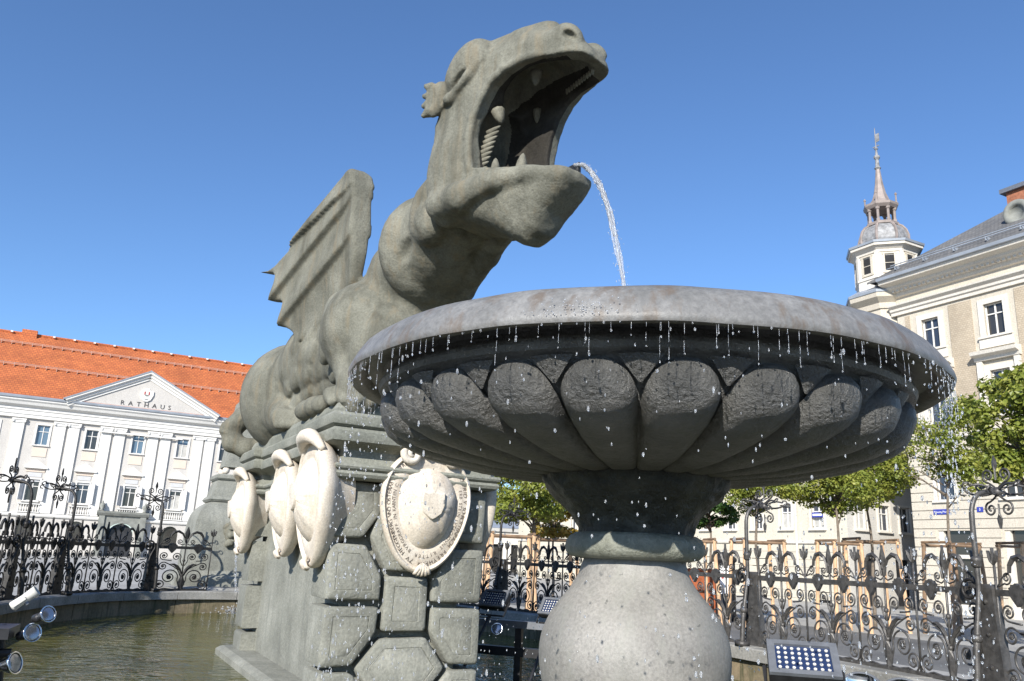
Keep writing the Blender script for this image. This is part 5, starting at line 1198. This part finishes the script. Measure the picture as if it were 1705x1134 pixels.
def tree(name, label, x, y, h_tr, crown, n, size, mat, seed, trunk_r=.06, group='young plane trees on the square'):
    """crown: centre z, rx, rz (metres)"""
    rr = random.Random(seed); cz, rx, rz_ = crown; t = thing(name, label, 'tree', (x, y, 0), rr.uniform(0, 6), group)
    mb = MB(); top = cz+rz_*.45; P = [(0, 0, 0)]+[(rr.uniform(-.06, .06), rr.uniform(-.06, .06), top*f) for f in (.25, .5, .75)]+[(rr.uniform(-.1, .1), 0, top)]
    cp = catmull(P, 5); mb.tube(cp, [trunk_r*(1-.7*i/len(cp)) for i in range(len(cp))], 8)
    blobs = []
    for k in range(24):
        a = rr.uniform(0, 6.28); ph = rr.uniform(-.8, .9); r0 = math.sqrt(max(0, 1-ph*ph))*rr.uniform(.35, .95); bx, by, bz = rx*r0*math.cos(a), rx*r0*math.sin(a), cz+rz_*ph*.85
        s_ = rr.uniform(.18, .36); blobs.append((bx, by, bz, rx*s_, rx*s_, rz_*s_*.85))
        z0 = max(h_tr*.9, min(top*.95, bz-rr.uniform(.2, .5)*rz_)); st = Vector((0, 0, z0)); en = Vector((bx, by, bz)); mid = st.lerp(en, .5)+Vector((0, 0, .1))
        mb.tube([st, mid, en], [trunk_r*.42, trunk_r*.28, trunk_r*.12], 5)
    mb.obj('trunk', 'bark', t, True)
    obj('crown', crown_mesh('crown', blobs, n, size, mat, seed), t)
    return t
tree('plane_tree', 'staked plane tree whose crown hangs before the shaded front', 9.75, 24.0, 2.9, (4.35, 1.5, 1.25), 11500, .080, 'leaf_plane', 1)
tree('plane_tree', 'staked plane tree in front of the yellow building', 7.55, 24.6, 2.9, (4.1, 1.35, 1.05), 10000, .080, 'leaf_plane', 2)
tree('plane_tree', 'slender staked plane tree with thin crown by the blue street sign', 13.1, 24.2, 3.3, (5.3, 1.5, 1.75), 9000, .084, 'leaf_plane', 3)
tree('plane_tree', 'staked plane tree between the shaded front and the street sign', 11.3, 25.5, 3.2, (4.7, 1.4, 1.35), 9500, .084, 'leaf_plane', 4)
tree('plane_tree', 'large-leaved plane tree covering the corner building windows', 10.85, 16.9, 2.9, (4.75, 1.3, 1.35), 9000, .10, 'leaf_plane', 5)
tree('plane_tree', 'plane tree at the edge of the corner building, partly out of sight', 12.6, 18.2, 2.9, (5.2, 1.3, 1.4), 9000, .10, 'leaf_plane', 6)
tree('green_tree', 'small dark green tree before the yellow building doors', 6.85, 27.5, 2.4, (3.35, 1.0, .62), 3200, .10, 'leaf_green', 7, group='background trees')
tree('autumn_tree', 'yellow-green tree seen between pedestal and bowl stem', .85, 23.6, 2.4, (3.7, 1.9, 1.35), 17000, .08, 'leaf_plane', 8, group='background trees')
tree('autumn_tree', 'orange autumn tree behind the yellow-green one', 1.75, 28.5, 2.2, (3.0, 1.2, .80), 3600, .12, 'leaf_autumn', 9, group='background trees')
tree('green_tree', 'pale green tree with trunk hidden by the bowl stem', 6.0, 32, 2.6, (4.3, 1.7, 1.1), 4600, .13, 'leaf_plane', 10, group='background trees')
tree('autumn_tree', 'yellow-green tree half hidden behind the pedestal corner', -1.2, 26.5, 2.4, (4.1, 1.9, 1.5), 9000, .085, 'leaf_plane', 12, group='background trees')
# ================================================================== stake frames
def stakes(x, y, w, h, label, rz=.2, mat='wood_stake'):
    t = thing('tree_stake_frame', label, 'stakes', (x, y, 0), rz, 'wooden stakes round the young trees'); P = []
    for sx in (-1, 1):
        for sy in (-1, 1):
            b = Vector((sx*w*.56, sy*w*.5, 0)); tp = Vector((sx*w*.46+random.uniform(-.03, .03), sy*w*.42, h)); P.append(tp)
            MB().tube([b, tp], .055, 8).obj('stake', mat, t)
    for i, j in ((0, 1), (2, 3), (0, 2), (1, 3)):
        d = (P[j]-P[i]).normalized()*.08; o_ = Vector((0, 0, .03 if i == 0 and j == 1 or i == 2 else -.05)); MB().tube([P[i]-d+o_, P[j]+d+o_], .04, 7).obj('rail', 'wood_dark', t)
    return t
stakes(9.75, 24.0, .95, 2.45, 'pale stake frame round the tree before the shaded front')
stakes(7.55, 24.6, 1.25, 2.40, 'pale stake frame in front of the yellow building wall', .1)
stakes(11.1, 25.0, 1.25, 2.58, 'pale four-post stake frame right before the shaded house front', .0)
stakes(13.1, 24.2, 1.15, 2.55, 'brown stake frame by the shop door of the corner building', .25, 'wood_dark')
stakes(14.9, 23.5, 1.1, 2.6, 'pale stake frame by the second shop window', .1)
stakes(5.6, 24.5, 1.1, 2.35, 'pale stake frame close to the bowl stem', .1)
for i, (x, y) in enumerate(((.2, 22.5), (1.5, 24.2))): stakes(x, y, 1.2, 2.2, ('pale stake frame under the yellow-green tree', 'pale stake frame under the orange autumn tree')[i], .1)
# ================================================================== lamps
def aim(t, d):
    t.rotation_euler = Vector(d).to_track_quat('Z', 'Y').to_euler()
def par_lamp(loc, d, label, sc=1.0):
    t = thing('spotlight', label, 'spotlight', loc, 0, 'silver reflector spotlights'); aim(t, d); t.scale = (sc*.85,)*3
    MB().lathe([(.02, -.17), (.034, -.165), (.036, -.11), (.03, -.10)], 16).obj('socket', 'lamp_black', t, True)
    MB().lathe([(.028, -.11), (.03, -.085), (.045, -.05), (.062, -.015), (.070, .0), (.068, .004), (.060, .001)], 28, cap=False).obj('reflector', 'chrome', t, True)
    MB().lathe([(.064, -.004), (.05, -.001), (.03, .001), (.001, .002)], 28).obj('lens', 'lens_glass', t, True)
    return t
mt, nt, b, out = _mat('lens_glass'); b.inputs['Base Color'].default_value = (.30, .32, .36, 1); b.inputs['Metallic'].default_value = .8; b.inputs['Roughness'].default_value = .16
YL = 6.0
rig = thing('lamp_rig', 'dark steel lamp rig standing in the water below the spotlights', 'rig', (-3.46, 5.95, 0), R(20))
MB().tube([(-.05, 0, 0), (-.05, 0, .93)], .05, 8).obj('pole', 'lamp_black', rig); MB().box(-.6, .10, -.18, .2, .93, 1.0).obj('tray', 'lamp_black', rig); MB().tube([(.0, .12, 1.0), (.05, .12, .60), (.0, .0, .48)], .025, 8).obj('arm', 'lamp_black', rig)
MB().box(-.66, -.06, -.12, .16, 1.005, 1.10).obj('ballast_box', 'lamp_grey', rig); MB().tube([(-.9, .0, .78), (.1, .05, .82)], .03, 8).obj('crossbar', 'lamp_black', rig); MB().tube([(-.9, .0, .50), (.05, .05, .54)], .03, 8).obj('crossbar', 'lamp_black', rig)
par_lamp((-3.16, 6.0, 1.09), (.85, -.42, .30), 'silver reflector spotlight at the top of the lamp rig')
par_lamp((-3.23, 5.97, .965), (.80, -.50, .22), 'silver reflector spotlight at the middle of the lamp rig', 1.1)
par_lamp((-3.27, 5.9, .775), (.93, -.1, .25), 'silver reflector spotlight lowest on the lamp rig', 1.3)
wsx = thing('white_spotlight', 'white cylindrical spotlight tilted on the lamp rig', 'spotlight', (-3.36, 6.02, 1.18)); aim(wsx, (.62, .2, .55)); wsx.scale = (.62,)*3
MB().lathe([(.001, -.14), (.05, -.14), (.056, -.13), (.050, 0), (.060, .12), (.062, .15), (.054, .15), (.05, .10), (.001, .10)], 24).obj('housing', 'lamp_white', wsx, True); MB().box(-.075, -.062, -.02, .02, -.12, .03).obj('bracket', 'lamp_white', wsx); MB().lathe([(.03, -.02), (.03, .02), (.02, .025)], 12, Matrix.Translation((0, -.055, 0)) @ Matrix.Rotation(R(90), 4, 'X')).obj('pivot', 'lamp_grey', wsx)
def flood(loc, rz, tilt, label, sc=1.0, dark=False):
    t = thing('led_floodlight', label, 'floodlight', loc, 0, 'led floodlights'); t.rotation_euler = (tilt, 0, rz); t.scale = (sc,)*3
    MB().rings([[(-.19, .06, -.12), (.19, .06, -.12), (.19, .06, .12), (-.19, .06, .12)], [(-.21, .0, -.14), (.21, .0, -.14), (.21, .0, .14), (-.21, .0, .14)], [(-.21, -.05, -.14), (.21, -.05, -.14), (.21, -.05, .14), (-.21, -.05, .14)]]).obj('housing', 'lamp_black', t)
    f = MB(); f.box(-.21, -.165, -.075, -.051, -.14, .14); f.box(.165, .21, -.075, -.051, -.14, .14); f.box(-.165, .165, -.075, -.051, .105, .14); f.box(-.165, .165, -.075, -.051, -.14, -.105); f.obj('bezel', 'lamp_grey', t)
    MB().box(-.165, .165, -.056, -.052, -.105, .105).obj('lens', 'lens_blue', t)
    ledm = MB().lathe([(.001, 0), (.0105, .001), (.0105, .006), (.006, .004), (.001, .004)], 10).me('led', 'lamp_white')
    for i in range(8):
        for j in range(5): obj('led', ledm, t, (-.143+.041*i, -.058, -.08+.04*j), (R(90), 0, 0))
    MB().tube([(-.23, .02, 0), (-.23, .03, -.22), (.23, .03, -.22), (.23, .02, 0)], .014, 6).obj('yoke', 'lamp_black', t); MB().tube([(0, .03, -.22), (0, .03, -loc[2]/sc)], .022, 8).obj('stand', 'lamp_black', t)
    return t
flood((1.45, 4.08, 1.18), R(-14), R(-52), 'grey led floodlight facing up on its stand before the fence', .76)
def round_flood(loc, d, label, r_=.085):
    t = thing('round_floodlight', label, 'floodlight', loc, 0, 'round silver floodlights'); aim(t, d)
    MB().lathe([(.3*r_, -.9*r_), (.7*r_, -.6*r_), (r_, -.1*r_), (1.06*r_, 0), (1.0*r_, .06*r_), (.9*r_, .02*r_)], 36, cap=False).obj('housing', 'lamp_grey', t, True)
    MB().lathe([(.9*r_, .0), (.75*r_, -.3*r_), (.45*r_, -.55*r_), (.001, -.65*r_)], 36, cap=False).obj('reflector', 'chrome', t, True); MB().lathe([(.2*r_, -.5*r_), (.2*r_, -.15*r_), (.001, -.1*r_)], 16).obj('bulb', 'lens_glass', t, True)
    return t
st = thing('lamp_stand', 'dark steel stand carrying the two round floodlights', 'stand', (1.78, 4.0, 0), R(-12)); MB().box(-.16, .18, -.03, .03, .98, 1.02).obj('bar', 'lamp_black', st); MB().tube([(.03, 0, 0), (.03, 0, .98)], .03, 8).obj('pole', 'lamp_black', st)
round_flood((1.68, 3.98, 1.12), (-.25, -.55, .85), 'round silver floodlight next to the led floodlight'); round_flood((1.88, 4.0, 1.10), (-.25, -.55, .85), 'round silver floodlight farther from the led floodlight')
flood((-.05, 9.6, 1.13), R(-35), R(-40), 'led floodlight standing behind the pedestal', .8)
flood((.63, 9.6, 1.07), R(-30), R(-40), 'led floodlight half hidden by the bowl stem', .8)
lb = thing('lamp_bar', 'dark steel lamp rail across the water behind the bowl stem', 'rail', W(1.9, 1.4, 0), TH-R(48)); MB().box(-1.8, 1.8, -.05, .05, .80, .88).obj('rail', 'lamp_grey', lb); MB().box(-1.8, 1.8, -.05, .05, .48, .58).obj('rail', 'lamp_black', lb)
for x in (-1.7, 0, 1.7): MB().box(x-.04, x+.04, -.04, .04, 0, .80).obj('leg', 'lamp_black', lb)
par_lamp((-.02, 9.4, .85), (-.1, -.8, .3), 'silver reflector spotlight on the lamp rail behind the bowl stem', 1.1)
# ================================================================== street furniture seen through the fence
kp = thing('advert_pillar', 'dark advertising pillar with white poster behind the fence', 'pillar', (7.1, 26.6, 0), .3); MB().lathe([(.36, 0), (.36, .15), (.32, .2), (.32, 1.75), (.38, 1.8), (.38, 1.88), (.2, 2.02), (.001, 2.1)], 24).obj('drum', 'lamp_black', kp, True)
pv = [(.325*math.cos(R(a)), .325*math.sin(R(a)), z) for z in (.8, 1.65) for a in (-150, -130, -110, -90)]; obj('poster', mesh('poster', pv, [(i, i+1, i+5, i+4) for i in range(3)], 'sign_white'), kp)
pv = [(.329*math.cos(R(a)), .329*math.sin(R(a)), z) for z in (1.25, 1.42) for a in (-142, -128)]; obj('poster_patch', mesh('poster_patch', pv, [(0, 1, 3, 2)], 'red_paint'), kp)
plain('rust', (.32, .09, .035), .7, 0, .25, 5)
skp = thing('skip_container', 'rust-red metal skip behind the fence next to the bowl stem', 'skip', (6.05, 27.2, 0), .1); MB().rings([[(-.8, -.6, .2), (.8, -.6, .2), (.8, .6, .2), (-.8, .6, .2)], [(-1.1, -.75, 1.5), (1.1, -.75, 1.5), (1.1, .75, 1.5), (-1.1, .75, 1.5)]]).obj('body', 'rust', skp)
MB().box(-1.13, 1.13, -.79, -.70, 1.44, 1.52).obj('lip', 'rust', skp)
for x in (-.6, .6): MB().box(x-.08, x+.08, -.5, .5, 0, .2).obj('skid', 'lamp_black', skp)
